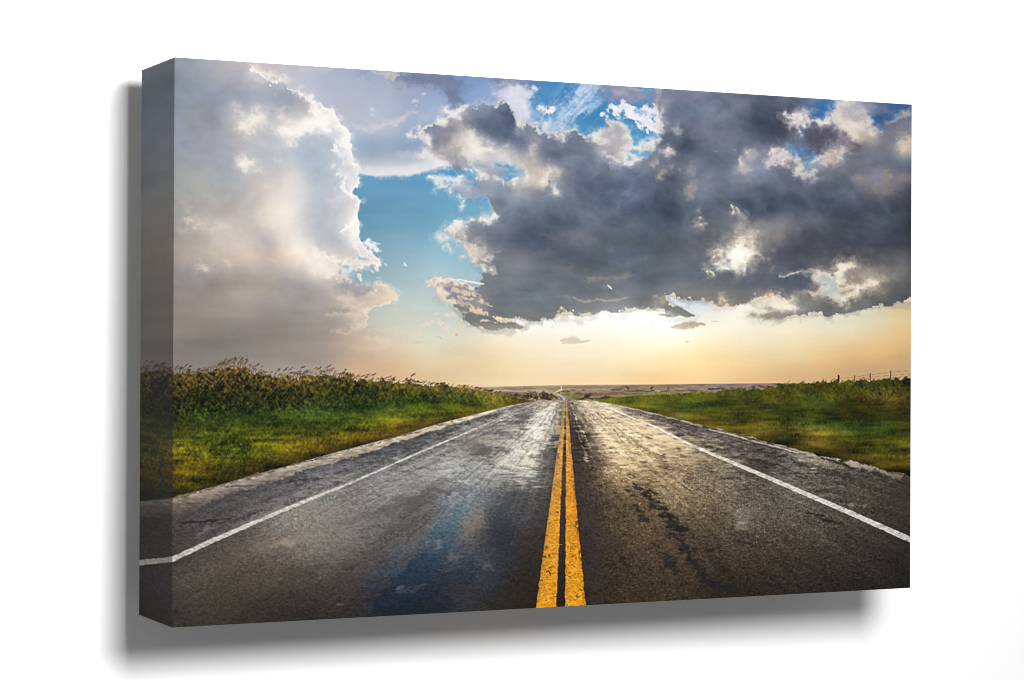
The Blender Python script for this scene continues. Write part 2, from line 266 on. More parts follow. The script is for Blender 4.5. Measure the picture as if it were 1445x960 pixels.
# grey bellies at the foot
for x, y, rx, ry, a, col, op in ((502, 408, 26, 6, 8, (160, 158, 160), .8), (490, 402, 16, 5, 20, (166, 163, 164), .7), (520, 408, 9, 5, -30, (170, 166, 166), .5), (536, 407, 5, 5, 0, (186, 178, 172), .5), (458, 396, 10, 6, 35, (190, 178, 168), .5), (480, 437, 20, 3.5, 4, (160, 154, 148), .7), (500, 423, 16, 3, -4, (196, 182, 168), .5), (510, 470, 24, 4, 6, (184, 168, 152), .5), (470, 456, 26, 6, 0, (160, 150, 142), .4)):
    dab(x, y, rx, ry, col, op, a, .7, .5)
for p, w, op in (([(480, 420, 2), (490, 421, 3), (498, 424, 3), (512, 428, 3)], 3, .6), ([(478, 428, 2), (490, 431, 3), (505, 434, 3), (515, 441, 3)], 3, .6), ([(524, 415, 3), (540, 417, 3), (553, 422, 3)], 3, .8), ([(462, 443, 2), (485, 441, 3), (505, 447, 4), (500, 458, 4), (520, 458, 3)], 3, .55), ([(466, 469, 2), (485, 470, 3), (505, 466, 3)], 3, .45), ([(545, 410, 2), (556, 414, 3), (565, 417, 2)], 3, .8), ([(528, 400, 2), (536, 398, 2), (543, 405, 2)], 3, .7), ([(520, 436, 3), (530, 440, 3)], 3, .5), ([(520, 475, 4), (535, 476, 4), (548, 482, 4)], 4, .5), ([(500, 492, 3), (530, 494, 4), (545, 486, 4)], 4, .25), ([(470, 416, 4), (486, 419, 3)], 3, .3), ([(556, 436, 2), (570, 438, 2)], 2, .5)):
    stroke(p, w * 1.2, (228, 210, 190), op * .68, .6, 1.)
for x, y, rx, ry, a, op in ((525, 347, 8, 5, 10, .95), (522, 343, 5, 3, 0, .6), (531, 350, 3, 3, 0, .7), (533, 344, 4, 1.5, -10, .6), (537, 355, 4, 2, 0, .55), (532, 375, 3, 4, 20, .8), (534, 373, 3, 3, 0, .7), (533, 380, 1.5, 2, 0, .6), (543, 373, 3, 1.5, 30, .4), (523, 381, 3, 2, 20, .6), (494, 382, 2, 3, 20, .7), (507, 392, 4, 4, -20, .8), (510, 396, 3, 3, 0, .7), (535, 392, 5, 1.2, -6, .55), (572, 373, 1.6, 3, -20, .8), (503, 388, 3, 1.5, 0, .5), (531, 353, 1.5, 3, 0, .4)):
    dab(x, y, rx, ry, (244, 240, 238), op, a, .6, .8)
for x, y, rx, ry, a, op in ((604, 458, 5, 2.5, 50, .6), (600, 459, 4, 2, 20, .4), (627, 461, 6, 2.5, 40, .75), (622, 456, 5, 3, 40, .55), (611, 455, 3, 2, 0, .5), (618, 442, 3, 2.5, 0, .5), (630, 444, 4, 3, 0, .6), (638, 443, 5, 3.5, 0, .55), (642, 472, 2.5, 2, 0, .4), (646, 473, 3, 2, 0, .5), (618, 475, 6, 2, 12, .45), (590, 484, 6, 3, 10, .3), (636, 462, 6, 2, 10, .4), (655, 452, 4, 5, -40, .5), (600, 480, 8, 3, 0, .2), (594, 465, 6, 2, -30, .25)):
    dab(x, y, rx, ry, (238, 220, 200), op, a, .7, .7)
dab(619, 477, 5, 1.6, (196, 184, 168), .7, 10, .7, .5); dab(643, 472, 1.8, 1.6, (190, 172, 158), .7); dab(626, 460, 3, 1, (206, 190, 172), .6, 45)
dab(588, 484, 6, 2, (205, 188, 164), .5, 0, .8, .4)
# ---- right dark cloud mass: outline with (x, y, lit rim width)
RIGHT = [(594, 178, 2), (597, 170, 4), (609, 167, 2), (617, 165, 6), (624, 168, 6), (628, 163, 6), (626, 156, 8), (632, 156, 9), (640, 156, 8), (645, 151, 7), (652, 150, 6), (658, 149, 3), (662, 144, 2), (666, 147, 1), (675, 150, 2), (685, 147, 2), (695, 147, 4), (700, 142, 4), (703, 140, 4), (710, 141, 3), (716, 146, 1), (720, 156, 2), (725, 166, 3), (729, 174, 5), (734, 175, 7), (737, 169, 3), (744, 169, 1.5), (751, 172, 4), (757, 171, 5), (764, 173, 5), (766, 182, 5), (775, 185, 5), (785, 189, 4), (792, 192, 5), (798, 187, 5), (807, 184, 4), (814, 182, 3), (822, 185, 1), (830, 191, 3), (835, 193, 8), (840, 189, 12), (847, 185, 14), (855, 184, 14), (855, 176, 8), (855, 171, 7), (864, 170, 8), (872, 174, 10), (882, 180, 11), (890, 189, 12), (891, 196, 14), (896, 203, 14), (903, 205, 12), (906, 199, 10), (914, 196, 10), (921, 194, 8), (926, 194, 5), (929, 186, 2), (931, 175, 1), (934, 160, 1), (932, 150, 1), (931, 140, 1), (928, 60, 0), (1300, 60, 0), (1300, 428, 1), (1285, 428, 2), (1265, 428, 3), (1257, 434, 3), (1247, 433, 3), (1235, 434, 2), (1220, 437, 1), (1200, 440, 1), (1182, 444, 2), (1166, 447, 1), (1150, 446, 3), (1135, 449, 3), (1110, 449, 3), (1085, 451, 3), (1070, 447, 3), (1074, 442, 3), (1090, 441, 2), (1104, 441, 3), (1108, 430, 4), (1110, 426, 5), (1100, 419, 5), (1092, 418, 5), (1082, 424, 6), (1072, 424, 6), (1058, 430, 5), (1042, 432, 3), (1026, 430, 4), (1012, 433, 4), (1006, 428, 4), (996, 424, 4), (985, 423, 3), (970, 424, 3), (956, 425, 3), (945, 422, 3), (939, 420, 3), (946, 428, 2), (955, 432, 2), (965, 438, 1.5), (975, 444, 1.5), (981, 446, 2), (972, 449, 2), (958, 447, 2), (945, 447, 2), (935, 443, 3), (922, 442, 5), (908, 440, 5), (900, 441, 4), (890, 443, 3), (872, 442, 3), (850, 440, 3), (845, 443, 5), (836, 447, 4), (822, 449, 3), (806, 448, 3), (792, 446, 4), (784, 449, 4), (774, 452, 3), (760, 453, 3), (740, 453, 3), (722, 452, 3), (712, 451, 4), (724, 457, 2), (742, 461, 2), (728, 464, 2), (705, 465, 2), (685, 465, 3), (672, 462, 3), (660, 456, 4), (652, 450, 6), (653, 444, 6), (648, 440, 8), (640, 433, 9), (632, 425, 10), (624, 420, 10), (618, 416, 10), (613, 408, 8), (601, 404, 5), (610, 400, 8), (618, 395, 8), (635, 394, 6), (648, 394, 4), (660, 397, 3), (672, 400, 2), (681, 401, 1), (680, 394, 1), (685, 386, 2), (684, 381, 4), (687, 377, 9), (684, 373, 14), (675, 371, 15), (668, 370, 15), (665, 358, 13), (660, 361, 13), (655, 352, 14), (655, 343, 8), (645, 339, 5), (643, 333, 8), (640, 327, 10), (633, 323, 12), (637, 319, 12), (641, 314, 11), (648, 311, 10), (655, 316, 8), (660, 312, 6), (665, 309, 7), (670, 313, 5), (677, 311, 4), (680, 307, 8), (687, 312, 6), (693, 307, 7), (699, 302, 5), (700, 297, 1), (696, 290, 1), (690, 282, 1), (682, 278, 1), (670, 280, 1), (660, 282, 1), (655, 277, 1.5), (662, 270, 2), (666, 262, 2), (658, 258, 2), (650, 252, 1.5), (640, 244, 2), (634, 238, 4), (626, 236, 6), (612, 230, 8), (602, 224, 8), (594, 218, 8), (600, 212, 8), (605, 205, 9), (601, 199, 8), (592, 193, 4), (588, 188, 3)]
RC = pts5('''600 175 150 158 178;610 175 138 142 158;625 178 150 150 160;640 165 188 182 186;650 160 170 168 176;655 165 150 155 168;670 155 132 140 158;690 155 118 128 148;705 150 112 122 144;665 170 118 128 145;690 170 106 118 140;710 165 98 112 138;718 172 92 106 136
680 180 100 112 134;700 185 90 104 130;720 185 88 102 132;730 195 100 112 138;735 210 105 114 138;715 200 100 112 136;700 200 116 124 142;690 195 128 130 144;670 185 130 134 148;655 180 156 152 158;640 180 146 146 158;620 190 128 130 144;610 195 134 136 150;615 205 138 136 146
630 200 142 138 146;640 195 170 162 160;650 195 206 194 186;660 190 196 190 186;665 200 232 222 214;670 210 240 232 224;655 210 206 196 188;640 210 186 176 170;625 215 158 154 156;640 220 150 148 154;650 225 182 174 170;665 222 222 212 202;680 215 196 194 198;690 225 182 186 196
700 215 176 174 180;710 212 190 184 184;720 222 196 192 190;725 230 196 194 196;735 225 172 170 174;645 235 130 134 150;655 230 132 136 152;630 225 166 160 160;680 232 148 148 160;695 235 152 154 166;710 245 158 162 174;690 250 158 162 172;680 262 140 146 158;700 265 140 146 158
720 260 148 152 162;730 265 152 152 160;660 270 150 154 166;690 275 132 142 156;710 280 128 136 150;730 275 144 148 158;740 250 192 184 178;755 245 186 176 170;765 255 206 194 182;750 230 190 182 176;760 222 152 148 152;745 215 150 150 160;755 200 134 138 152;745 185 128 134 150;755 180 120 128 146
770 195 112 122 142;780 210 104 114 134;770 225 100 110 130;800 205 106 116 136;820 200 112 122 140;810 220 98 108 128;830 210 118 126 142;845 205 150 150 156;860 200 190 182 180;855 215 150 148 152;870 190 178 172 176;865 180 160 158 166;880 200 196 188 186;885 215 208 200 194;870 220 158 156 162;885 228 160 164 174
775 245 196 184 174;790 245 150 146 150;790 240 140 140 150;800 245 112 118 132;810 255 100 108 124;785 265 122 130 144;780 280 120 132 148;765 275 128 138 152;750 290 122 132 148;770 300 104 118 132;800 285 108 118 132;800 300 102 112 128;820 270 96 106 126;830 245 98 108 128;850 235 106 118 138
870 240 118 130 150;870 260 92 104 130;880 265 82 96 124;850 280 84 98 122;860 290 90 102 124;840 285 92 104 124;890 280 102 116 140;900 260 104 116 138;910 245 116 126 148;895 235 128 136 154;920 260 106 116 136;930 275 88 100 122;900 295 82 98 122;910 305 76 92 118;930 300 72 86 110;925 320 66 82 106;900 320 84 94 108;880 310 92 104 122
860 315 88 98 116;830 310 96 108 122;810 320 86 98 112;780 320 88 102 118;750 315 96 108 124;730 310 102 114 130;740 300 108 118 134;710 300 116 124 138;720 325 96 106 120;700 320 112 120 134;680 325 116 122 136;660 330 126 128 140;670 345 120 124 138;690 345 104 112 128;700 360 104 112 126;715 345 92 104 122;740 335 80 94 114;760 340 76 92 112
780 345 76 92 110;730 350 86 98 114;700 380 112 118 128;720 366 126 124 130;735 366 130 126 130;750 370 100 108 120;720 380 108 114 124;760 360 92 100 114;780 335 102 110 126;810 330 114 120 134;830 340 100 108 122;850 340 86 96 112;800 355 82 96 110;830 355 86 100 112;860 350 92 102 116;890 345 88 96 112;920 345 84 92 108
780 370 90 102 114;805 368 80 94 106;840 375 86 98 108;870 365 92 102 116;900 360 84 96 112;930 360 88 98 110;690 395 116 122 130;720 395 112 118 128;750 390 96 106 118;780 390 100 108 118;800 380 104 110 120;830 395 96 106 116;860 390 106 112 122;890 385 98 106 118;910 390 88 98 114;935 385 92 100 112
700 410 104 112 122;690 420 114 116 122;720 415 104 112 120;740 420 92 104 114;760 415 98 108 116;780 410 104 112 120;800 405 104 112 122;820 405 98 108 120;840 405 110 116 124;860 408 108 116 126;880 405 108 114 124;900 400 102 110 120;920 405 92 100 114;935 410 108 114 118;770 430 104 112 118;790 435 108 114 116;810 430 116 122 122;830 430 122 128 126
850 428 128 132 130;870 425 128 130 128;890 420 122 126 126;905 425 112 114 114;925 425 132 128 120;720 435 108 114 118;740 440 112 116 116;760 445 118 120 116;800 442 128 126 118;700 430 106 112 116;690 440 108 112 114;720 447 126 122 114;660 445 122 122 120;670 455 128 126 120;700 458 138 132 122;720 460 150 142 130
635 400 190 180 176;650 400 172 166 164;660 405 146 146 148;640 410 136 138 144;625 405 192 180 172;650 415 176 166 156;640 420 142 142 146;660 420 122 126 132;670 410 130 132 138;680 425 132 130 130;665 430 166 154 142;650 430 158 150 142;640 425 160 154 150;670 440 150 142 132;680 430 190 172 154
940 140 128 130 150;950 150 108 118 140;965 155 94 108 132;985 160 86 102 130;1000 150 96 106 130;1010 145 92 104 130;1005 165 116 116 134;990 140 110 116 138;1030 145 86 96 118;1040 140 98 104 124;1035 150 106 112 126;1060 145 76 88 112;1080 150 68 80 104;1060 165 70 84 102;1085 165 64 78 100;1045 165 78 90 106
1060 180 66 78 98;1080 185 66 74 96;1090 195 68 72 92;1100 180 74 84 108;1095 150 76 86 108;1105 145 98 98 118;960 175 88 102 126;945 165 106 116 136;950 190 92 106 126;975 185 98 110 128;1000 185 104 112 128;1020 180 96 104 120;1030 195 104 108 126;1000 200 112 114 132;1060 200 88 92 112;1040 200 96 100 120;1080 205 80 84 104
935 195 108 118 134;960 205 84 98 116;980 210 82 96 116;970 200 88 102 120;1000 212 98 104 122;1020 215 90 100 120;1030 225 88 98 118;1010 230 84 96 118;1015 240 88 98 118;990 228 106 112 132;960 225 112 116 132;945 230 122 126 140;1040 215 100 106 124;1055 212 120 122 138;1060 222 134 136 152;1075 225 128 134 152;1085 235 118 124 144;1080 215 124 126 144
1045 235 138 140 150;1050 250 134 134 146;1060 260 108 112 130;1030 250 104 108 126;1005 255 112 116 134;980 245 114 118 136;960 255 114 122 136;940 250 112 120 140;975 270 122 122 132;960 275 106 112 124;945 280 88 98 118;990 275 96 104 120;1010 275 96 102 118;1035 265 92 102 122;1050 275 78 88 110;1070 285 74 84 106;1075 265 90 96 116;1090 275 76 86 108
945 305 74 86 104;960 315 70 84 104;970 300 88 96 112;990 310 84 92 110;985 295 78 88 108;1010 295 78 88 108;1020 305 88 92 108;1040 305 96 98 110;1060 310 74 82 102;1080 305 66 76 98;1095 295 70 80 104;950 330 78 88 100;970 325 98 104 118;990 320 102 106 118;1000 330 88 92 104;1020 325 100 102 112;1035 320 112 110 116
1050 325 124 118 116;1065 330 132 126 122;1080 325 122 120 118;1095 325 116 114 114;1090 335 112 112 114;1075 340 120 116 118;1105 320 122 118 112;1090 350 80 84 100;1110 350 76 80 96;1130 335 76 80 96;1100 365 84 86 102;1130 360 80 82 98;1080 365 104 104 112;1070 375 100 102 112;1085 380 88 94 110;1105 380 92 98 112
960 345 86 94 108;990 350 88 94 108;1005 355 96 98 108;960 365 100 104 116;980 360 108 110 120;990 375 92 100 114;1010 390 88 98 114;1040 388 84 94 112;1060 385 92 100 114;960 390 94 104 116;980 400 98 104 114;1010 405 104 108 112;1040 410 104 106 110;1060 405 88 94 106;1080 400 92 96 106;1100 400 84 90 102;1120 395 72 82 98;1130 400 68 78 94
950 415 128 122 112;975 415 132 122 110;1000 415 140 126 112;1020 420 150 132 114;1040 425 152 134 116;1060 415 120 114 110;1080 412 120 112 106;1095 410 112 106 102;1110 412 112 108 104;950 435 112 110 106;965 442 108 106 102;935 435 118 114 108;1130 415 110 108 106;1150 425 118 112 104;1130 430 142 130 114;1120 445 136 128 116;1090 446 152 144 130
1115 150 104 106 126;1125 145 110 110 132;1140 145 114 116 138;1155 145 90 110 145;1115 170 80 86 106;1110 195 76 78 96;1125 205 102 102 124;1140 175 108 110 132;1150 185 86 84 102;1165 195 82 80 98;1170 205 84 84 102;1180 190 92 90 106;1150 210 88 84 102;1140 200 104 102 122;1175 175 104 104 120
1190 165 210 202 198;1200 160 190 188 192;1205 175 200 190 182;1195 185 226 212 198;1205 195 222 206 190;1220 185 204 192 180;1210 205 178 166 156;1215 165 192 184 180;1225 180 206 194 182;1235 190 212 200 184;1240 195 206 190 174;1225 200 168 160 156;1240 205 136 132 138;1205 155 176 174 182;1195 148 192 186 186;1215 150 150 144 158;1230 150 132 128 148;1240 155 106 112 142
1205 205 160 152 148;1190 200 150 146 152;1200 208 108 104 118;1205 212 94 92 108;1195 215 118 112 120;1220 215 110 108 120;1185 215 164 156 152;1175 225 186 174 164;1165 225 150 144 146;1190 222 150 144 142;1160 235 146 140 142;1180 235 120 118 128;1200 230 124 118 122;1225 230 122 116 122;1250 220 104 104 120;1250 185 132 128 140;1265 180 124 122 136;1280 185 120 118 132
1260 200 116 114 128;1270 205 176 164 150;1280 210 192 178 160;1275 200 180 168 154;1282 195 160 150 142;1270 215 196 180 162;1265 222 106 106 120;1250 235 104 104 118;1280 230 84 92 110;1270 240 86 92 108;1240 245 112 108 118;1220 245 104 104 118;1200 250 92 96 114;1180 250 88 94 112;1155 250 96 100 118;1140 255 112 116 132;1120 250 110 116 136
1125 265 92 102 120;1150 265 88 94 114;1180 270 84 90 110;1215 252 136 128 130;1225 258 132 124 126;1210 262 104 104 116;1240 262 122 116 120;1255 260 130 120 118;1270 255 128 120 118;1280 250 124 116 116;1250 270 118 112 116;1265 275 92 90 102;1280 268 84 84 98;1235 280 86 86 100;1200 280 82 88 106;1160 285 76 84 102;1120 280 84 90 110;1110 290 80 88 110
1140 300 76 84 98;1170 300 66 74 90;1195 300 58 66 84;1210 305 58 66 86;1190 315 62 70 88;1160 320 76 82 94;1130 310 84 90 100;1120 325 106 106 108;1140 325 86 90 98;1115 315 94 98 108;1220 290 68 72 90;1250 290 66 70 88;1275 290 62 68 82;1245 305 66 74 90;1245 315 70 82 100;1235 322 72 80 100;1270 305 60 68 82;1255 330 60 68 90;1225 335 64 70 86;1190 335 66 70 86;1160 340 72 76 90
1280 330 58 64 78;1250 345 66 68 82;1220 350 72 72 84;1190 350 72 74 86;1170 355 78 78 90;1210 360 70 72 84;1240 358 66 70 82;1275 355 60 66 80;1160 370 80 80 92;1180 368 80 78 88;1145 380 92 88 94;1170 378 98 92 94;1230 368 74 72 78;1260 365 84 82 80;1220 372 96 88 86;1210 385 132 122 112;1225 395 140 128 114;1240 385 122 114 104;1260 385 112 106 98;1280 375 104 100 94
1270 400 100 98 92;1245 400 122 112 100;1230 408 132 120 104;1260 410 96 94 88;1285 400 90 88 84;1220 415 106 104 98;1200 420 106 104 98;1180 425 112 108 102;1240 420 98 96 90;1270 420 92 90 86;1150 435 122 116 106;1170 440 116 112 104;1200 432 118 114 106;1220 430 120 114 104;1155 418 104 104 102;1170 425 100 100 98;1140 392 78 86 102;1110 410 108 106 106''')
rc_ = tps(RC, lam=1.2)
hi = 1 - .55 * sst(300, 345, YY)
lum_ = rc_.mean(-1, keepdims=True); tn = sst(280, 400, YY)[..., None]
slate = lum_ * ((1 - tn) * np.array((.91, .985, 1.13), np.float32) + tn * np.array((.95, 1.0, 1.06), np.float32))
rc_ = rc_ + (slate - rc_) * (.55 * sst(170, 120, lum_))
rc_ = rc_ + ((np.clip(PUFF, -2, 2.2) * 3.0 + EMB * 2.5 + EMB2 * 1.2 + BILL * 8.5 + BILL2 * 6.5 + FINE * .8) * hi)[..., None] + (SOFTN * 2.0 + STREAK * 3.0 * sst(300, 350, YY))[..., None]
F = sdf(RIGHT)
wob = 1 - .55 * sst(395, 440, YY)
d, rw = at(F, WXn * 2.6 * wob, WYn * 2.4 * wob)
d = d + EDGE * 1.5 * wob
fr = sst(-8, 0, d + EDGE * 3.2 + EDGES * 1.2) * .38 * sst(-14, -2, d)
over(fr, np.maximum(rc_, (205 - 60 * sst(300, 450, YY))[..., None] * np.array((1, .99, .98), np.float32)))
m = sst(-1.5, 2.2, d)
over(m, rc_)
warm = sst(330, 430, YY)[..., None]
lit = np.array((248, 244, 240), np.float32) * (1 - warm) + np.array((255, 240, 214), np.float32) * warm
rim = np.clip(1 - (d + EDGES * 1.6 + EDGE * 1.2 + BIL * 3) / np.maximum(rw * (1.05 - .35 * sst(310, 345, YY) + .4 * np.roll(EDGE, 90, 0)), .1), 0, 1) ** 1.1 * (rw > 1.2) * m
over(rim * .74, lit)
# glow just below the cloud base
gl = sst(-9, 0, d) * (1 - sst(-1, 1, d)) * sst(425, 440, YY) * (1 - sst(1040, 1110, XX)) * sst(760, 820, XX)
over(gl * .6, (255, 252, 240))

def lum(L, col, op=1., soft=.75, rough=.6):
    for q in L:
        x, y, rx, ry = q[:4]; a = q[4] if len(q) > 4 else 0
        o_ = op * (q[5] if len(q) > 5 else 1)
        dab(x, y, rx * 1.7 + 1, ry * 1.7 + 1, col, o_ * .30, a, 1., rough)
        dab(x, y, rx * .95, ry * .95, col, o_ * .78, a, soft + .1, rough)
W1, W2, W3 = (240, 234, 228), (214, 206, 200), (255, 250, 238)
BLU = (74, 150, 196)
# left lump: rims, sun slots, blue chinks
lum([(633, 158, 6, 4, 20), (641, 162, 8, 4, 25), (648, 168, 4, 3, 30), (645, 153, 6, 3, -20), (621, 168, 4, 3, 30), (626, 171, 3, 2, 20), (655, 150, 5, 1.5, -8)], W1, .85)
lum([(581, 186, 2, 4, 20), (585, 193, 2, 2, 0), (592, 196, 4, 2.5, 0), (601, 196, 4, 5, 0), (604, 202, 3, 4, 0), (595, 191, 3, 2, 0), (578, 191, 2, 1.4, 0), (598, 187, 3, 2, 30), (592, 181, 1.6, 3, 0)], W1, .9)
lum([(662, 188, 6, 5, 40), (667, 196, 8, 7, 55), (672, 207, 7, 8, 70), (669, 215, 9, 5, 0), (660, 222, 7, 4, 60), (664, 228, 5, 4, 0), (652, 217, 5, 6, 80), (676, 225, 4, 3, 0), (690, 213, 8, 4, 30), (684, 207, 7, 4, 35)], (246, 238, 228), .72, .9)
lum([(603, 216, 7, 4, 0), (612, 222, 9, 5, 25), (624, 230, 8, 4, 10), (630, 232, 4, 3, 0), (597, 220, 4, 3)], (236, 230, 226), .8)
lum([(655, 207, 16, 3, 40), (640, 206, 16, 4, -15)], (214, 204, 196), .5, .9)
lum([(655, 223, 3, 10, -30), (648, 228, 3, 12, -25), (644, 215, 4, 14, -35)], (150, 148, 154), .45, .9)
lum([(703, 228, 8, 5), (710, 224, 6, 4), (718, 225, 5, 4), (697, 230, 5, 3), (722, 230, 6, 4, 30), (728, 236, 6, 4, 30), (706, 213, 6, 4), (712, 206, 4, 3)], (224, 218, 214), .6)
lum([(741, 247, 7, 8), (743, 241, 5, 5), (736, 231, 6, 4), (766, 252, 8, 6), (772, 247, 6, 7), (762, 258, 5, 4), (770, 240, 4, 5), (786, 243, 4, 4), (790, 247, 3, 4, 30), (755, 210, 4, 5), (749, 208, 5, 6), (751, 218, 3, 4)], (222, 210, 198), .5, .9)
lum([(770, 251, 5, 4), (775, 246, 3, 4), (782, 268, 3, 5, -40), (784, 272, 2, 3, -40), (779, 262, 3, 3, 0), (741, 250, 4, 6), (766, 256, 4, 2)], W1, .8)
lum([(775, 256, 1.6, 3, 20)], (96, 110, 124), .8); lum([(778, 262, 3, 2)], (150, 170, 186), .7)
lum([(665, 238, 3, 2.5), (663, 249, 4, 3), (668, 254, 6, 6), (666, 246, 4, 7), (670, 259, 3, 4), (657, 240, 3, 2), (652, 246, 4, 2), (640, 242, 6, 2)], BLU, .85, .6)
lum([(663, 240, 4, 1.2, 30), (665, 243, 4, 1.2, 40), (669, 238, 5, 1.5, 40), (674, 242, 4, 1.4, 30), (659, 239, 3, 1, 30)], (226, 226, 228), .85, .6, .8)
lum([(716, 236, 8, 3, 20), (722, 241, 9, 5, 15), (719, 248, 5, 4, 0), (727, 247, 4, 3), (708, 262, 3, 3), (709, 257, 2, 3), (714, 254, 4, 2.5), (704, 233, 4, 1.5, 20)], (84, 152, 198), .9, .6)
lum([(728, 245, 5, 1.2, 0), (722, 238, 4, 1, 20)], (176, 188, 204), .6)
lum([(678, 249, 5, 4), (684, 246, 5, 4), (688, 250, 3, 3), (672, 251, 2, 2), (699, 252, 3, 3), (699, 249, 1.6, 3), (724, 254, 5, 4, -20), (729, 253, 2, 2), (709, 258, 1.6, 4, -20), (727, 260, 3, 4, -30), (686, 254, 3, 2)], W1, .85, .6)
lum([(686, 262, 14, 5, 0, .8), (675, 258, 5, 3, 0, .6), (700, 245, 8, 5, 0, .5)], (152, 156, 168), .7, .9)
lum([(610, 249, 4, 2, -20), (606, 250, 2, 2), (613, 252, 4, 3), (615, 257, 3, 3), (622, 256, 6, 4), (632, 254, 8, 4), (645, 255, 7, 4), (652, 260, 6, 5), (658, 266, 4, 3, 30), (640, 262, 8, 5), (630, 262, 6, 4), (636, 268, 2, 4), (620, 262, 3, 2), (650, 249.5, 5, 2)], (240, 238, 237), .92, .55)
lum([(650, 264, 6, 3), (642, 267, 5, 3, -20), (656, 260, 5, 3), (628, 258, 4, 2, 40), (655, 272, 7, 4), (663, 276, 8, 5), (668, 272, 6, 5), (670, 280, 6, 3)], (158, 164, 178), .65, .8)
lum([(637, 260, 2, 2), (634, 264, 1.5, 1.5), (618, 259, 1.2, 1.2)], (126, 168, 196), .7)
lum([(644, 278, 1.2, 1.2), (649, 277, 1.6, 2.5, -20), (653, 287, 2.5, 3, 30), (652, 291, 2, 2), (655, 284, 1, 2)], (238, 234, 232), .85, .6)
lum([(674, 300, 4, 4), (684, 297, 5, 3), (670, 285, 10, 3)], (130, 158, 180), .35, .9)
# wispy blue-white tatters beyond (right of fan), lumps along upper rim
lum([(771, 176, 1.6, 4, -15), (768, 180, 2, 3), (757, 173, 5, 2), (738, 178, 3, 5), (734, 176, 3, 3)], W1, .85, .6)
lum([(782, 188, 4, 2, 30), (793, 190, 3, 2), (795, 195, 3, 4), (801, 187, 4, 2), (810, 183, 4, 2), (784, 190, 5, 2, 30)], (228, 224, 224), .8, .6)
lum([(841, 190, 5, 3), (850, 187, 6, 3), (857, 190, 6, 4), (845, 196, 6, 5), (838, 194, 3, 3), (853, 198, 5, 4), (862, 174, 5, 3), (885, 188, 5, 6, -30), (890, 192, 4, 4), (878, 178, 5, 3, 25), (882, 200, 7, 5), (888, 205, 9, 6), (880, 210, 6, 7), (884, 218, 7, 8), (887, 228, 4, 4), (880, 224, 5, 5), (893, 210, 6, 5), (902, 212, 6, 4), (911, 207, 7, 5), (916, 201, 5, 4), (907, 201, 3, 4), (921, 208, 3, 6), (899, 206, 5, 3), (855, 215, 5, 4), (862, 222, 6, 4), (870, 226, 4, 4)], (238, 231, 226), .72, .7)
lum([(868, 196, 10, 7), (875, 205, 6, 5), (864, 184, 8, 6, 20), (874, 188, 6, 6), (862, 208, 8, 5)], (176, 172, 178), .6, .9)
lum([(895, 214, 6, 4), (905, 219, 7, 3, -15), (912, 214, 4, 3), (900, 222, 6, 3), (887, 223, 2, 3, -20), (896, 200, 3, 2), (914, 200, 2.2, 1.5)], (90, 152, 196), .85, .65)
lum([(896, 222, 5, 3, 30), (903, 227, 2, 2), (894, 230, 4, 4), (890, 233, 3, 2), (897, 227, 5, 3, 30), (906, 223, 3, 1.5, -30), (882, 231, 3, 2)], W1, .8, .6)
lum([(927, 228, 2, 4, 20), (921, 231, 3, 3), (936, 242, 5, 4), (932, 248, 3, 3), (924, 234, 3, 2)], (188, 180, 174), .6, .9)
lum([(932, 163, 3, 9), (934, 178, 4, 5), (931, 172, 3, 3), (928, 186, 4, 3)], (232, 226, 226), .85, .7)
lum([(934, 150, 5, 8), (938, 142, 6, 6), (950, 130, 6, 3)], (150, 150, 166), .5, .9)
# puffs and light flecks in the dark mass
lum([(986, 141, 5, 5), (987, 147, 3, 2), (1003, 164, 9, 5), (1035, 138, 8, 4), (1040, 145, 9, 6), (1048, 152, 8, 5, 20), (1000, 193, 14, 6, 20), (1025, 190, 12, 7, 10), (1035, 199, 10, 5, 10), (978, 176, 10, 6), (965, 140, 8, 4)], (124, 126, 144), .35, 1, .7)
lum([(954, 184, 4, 4), (956, 182, 2, 2), (955, 190, 3, 3)], (176, 178, 188), .7, .9)
lum([(943, 213, 4, 4), (942, 210, 3, 2), (948, 215, 3, 3), (938, 216, 3, 2), (944, 219, 4, 2)], (206, 198, 194), .75, .85); lum([(943, 213, 2.5, 1.5)], W1, .8)
lum([(949, 235, 3, 4), (960, 240, 2, 3), (976, 238, 5, 5), (979, 245, 4, 3), (1010, 215, 1.5, 1.5), (1035, 212, 2, 2)], (164, 162, 172), .5, .9)
lum([(973, 259, 4, 5), (977, 264, 4, 4), (981, 268, 3, 3), (976, 272, 4, 3), (978, 276, 3, 2), (971, 264, 3, 3)], (164, 158, 158), .6, .85)
lum([(1052, 215, 4, 3), (1046, 226, 3, 4), (1043, 232, 5, 4), (1048, 240, 6, 6), (1043, 240, 4, 3), (1057, 213, 5, 2, 10), (1060, 220, 8, 5), (1050, 236, 5, 8)], (186, 180, 182), .55, .9)
lum([(1052, 215, 2, 1.5), (1045, 228, 1.6, 3)], (232, 222, 214), .8)
lum([(1090, 215, 4, 4), (1097, 213, 6, 4), (1092, 222, 6, 5), (1088, 228, 4, 5), (1096, 230, 5, 3), (1102, 220, 6, 4), (1108, 214, 5, 6), (1106, 224, 4, 4)], (234, 220, 212), .8, .75, .7)
lum([(1104, 222, 3, 2), (1096, 227, 2, 2)], (150, 160, 178), .7)
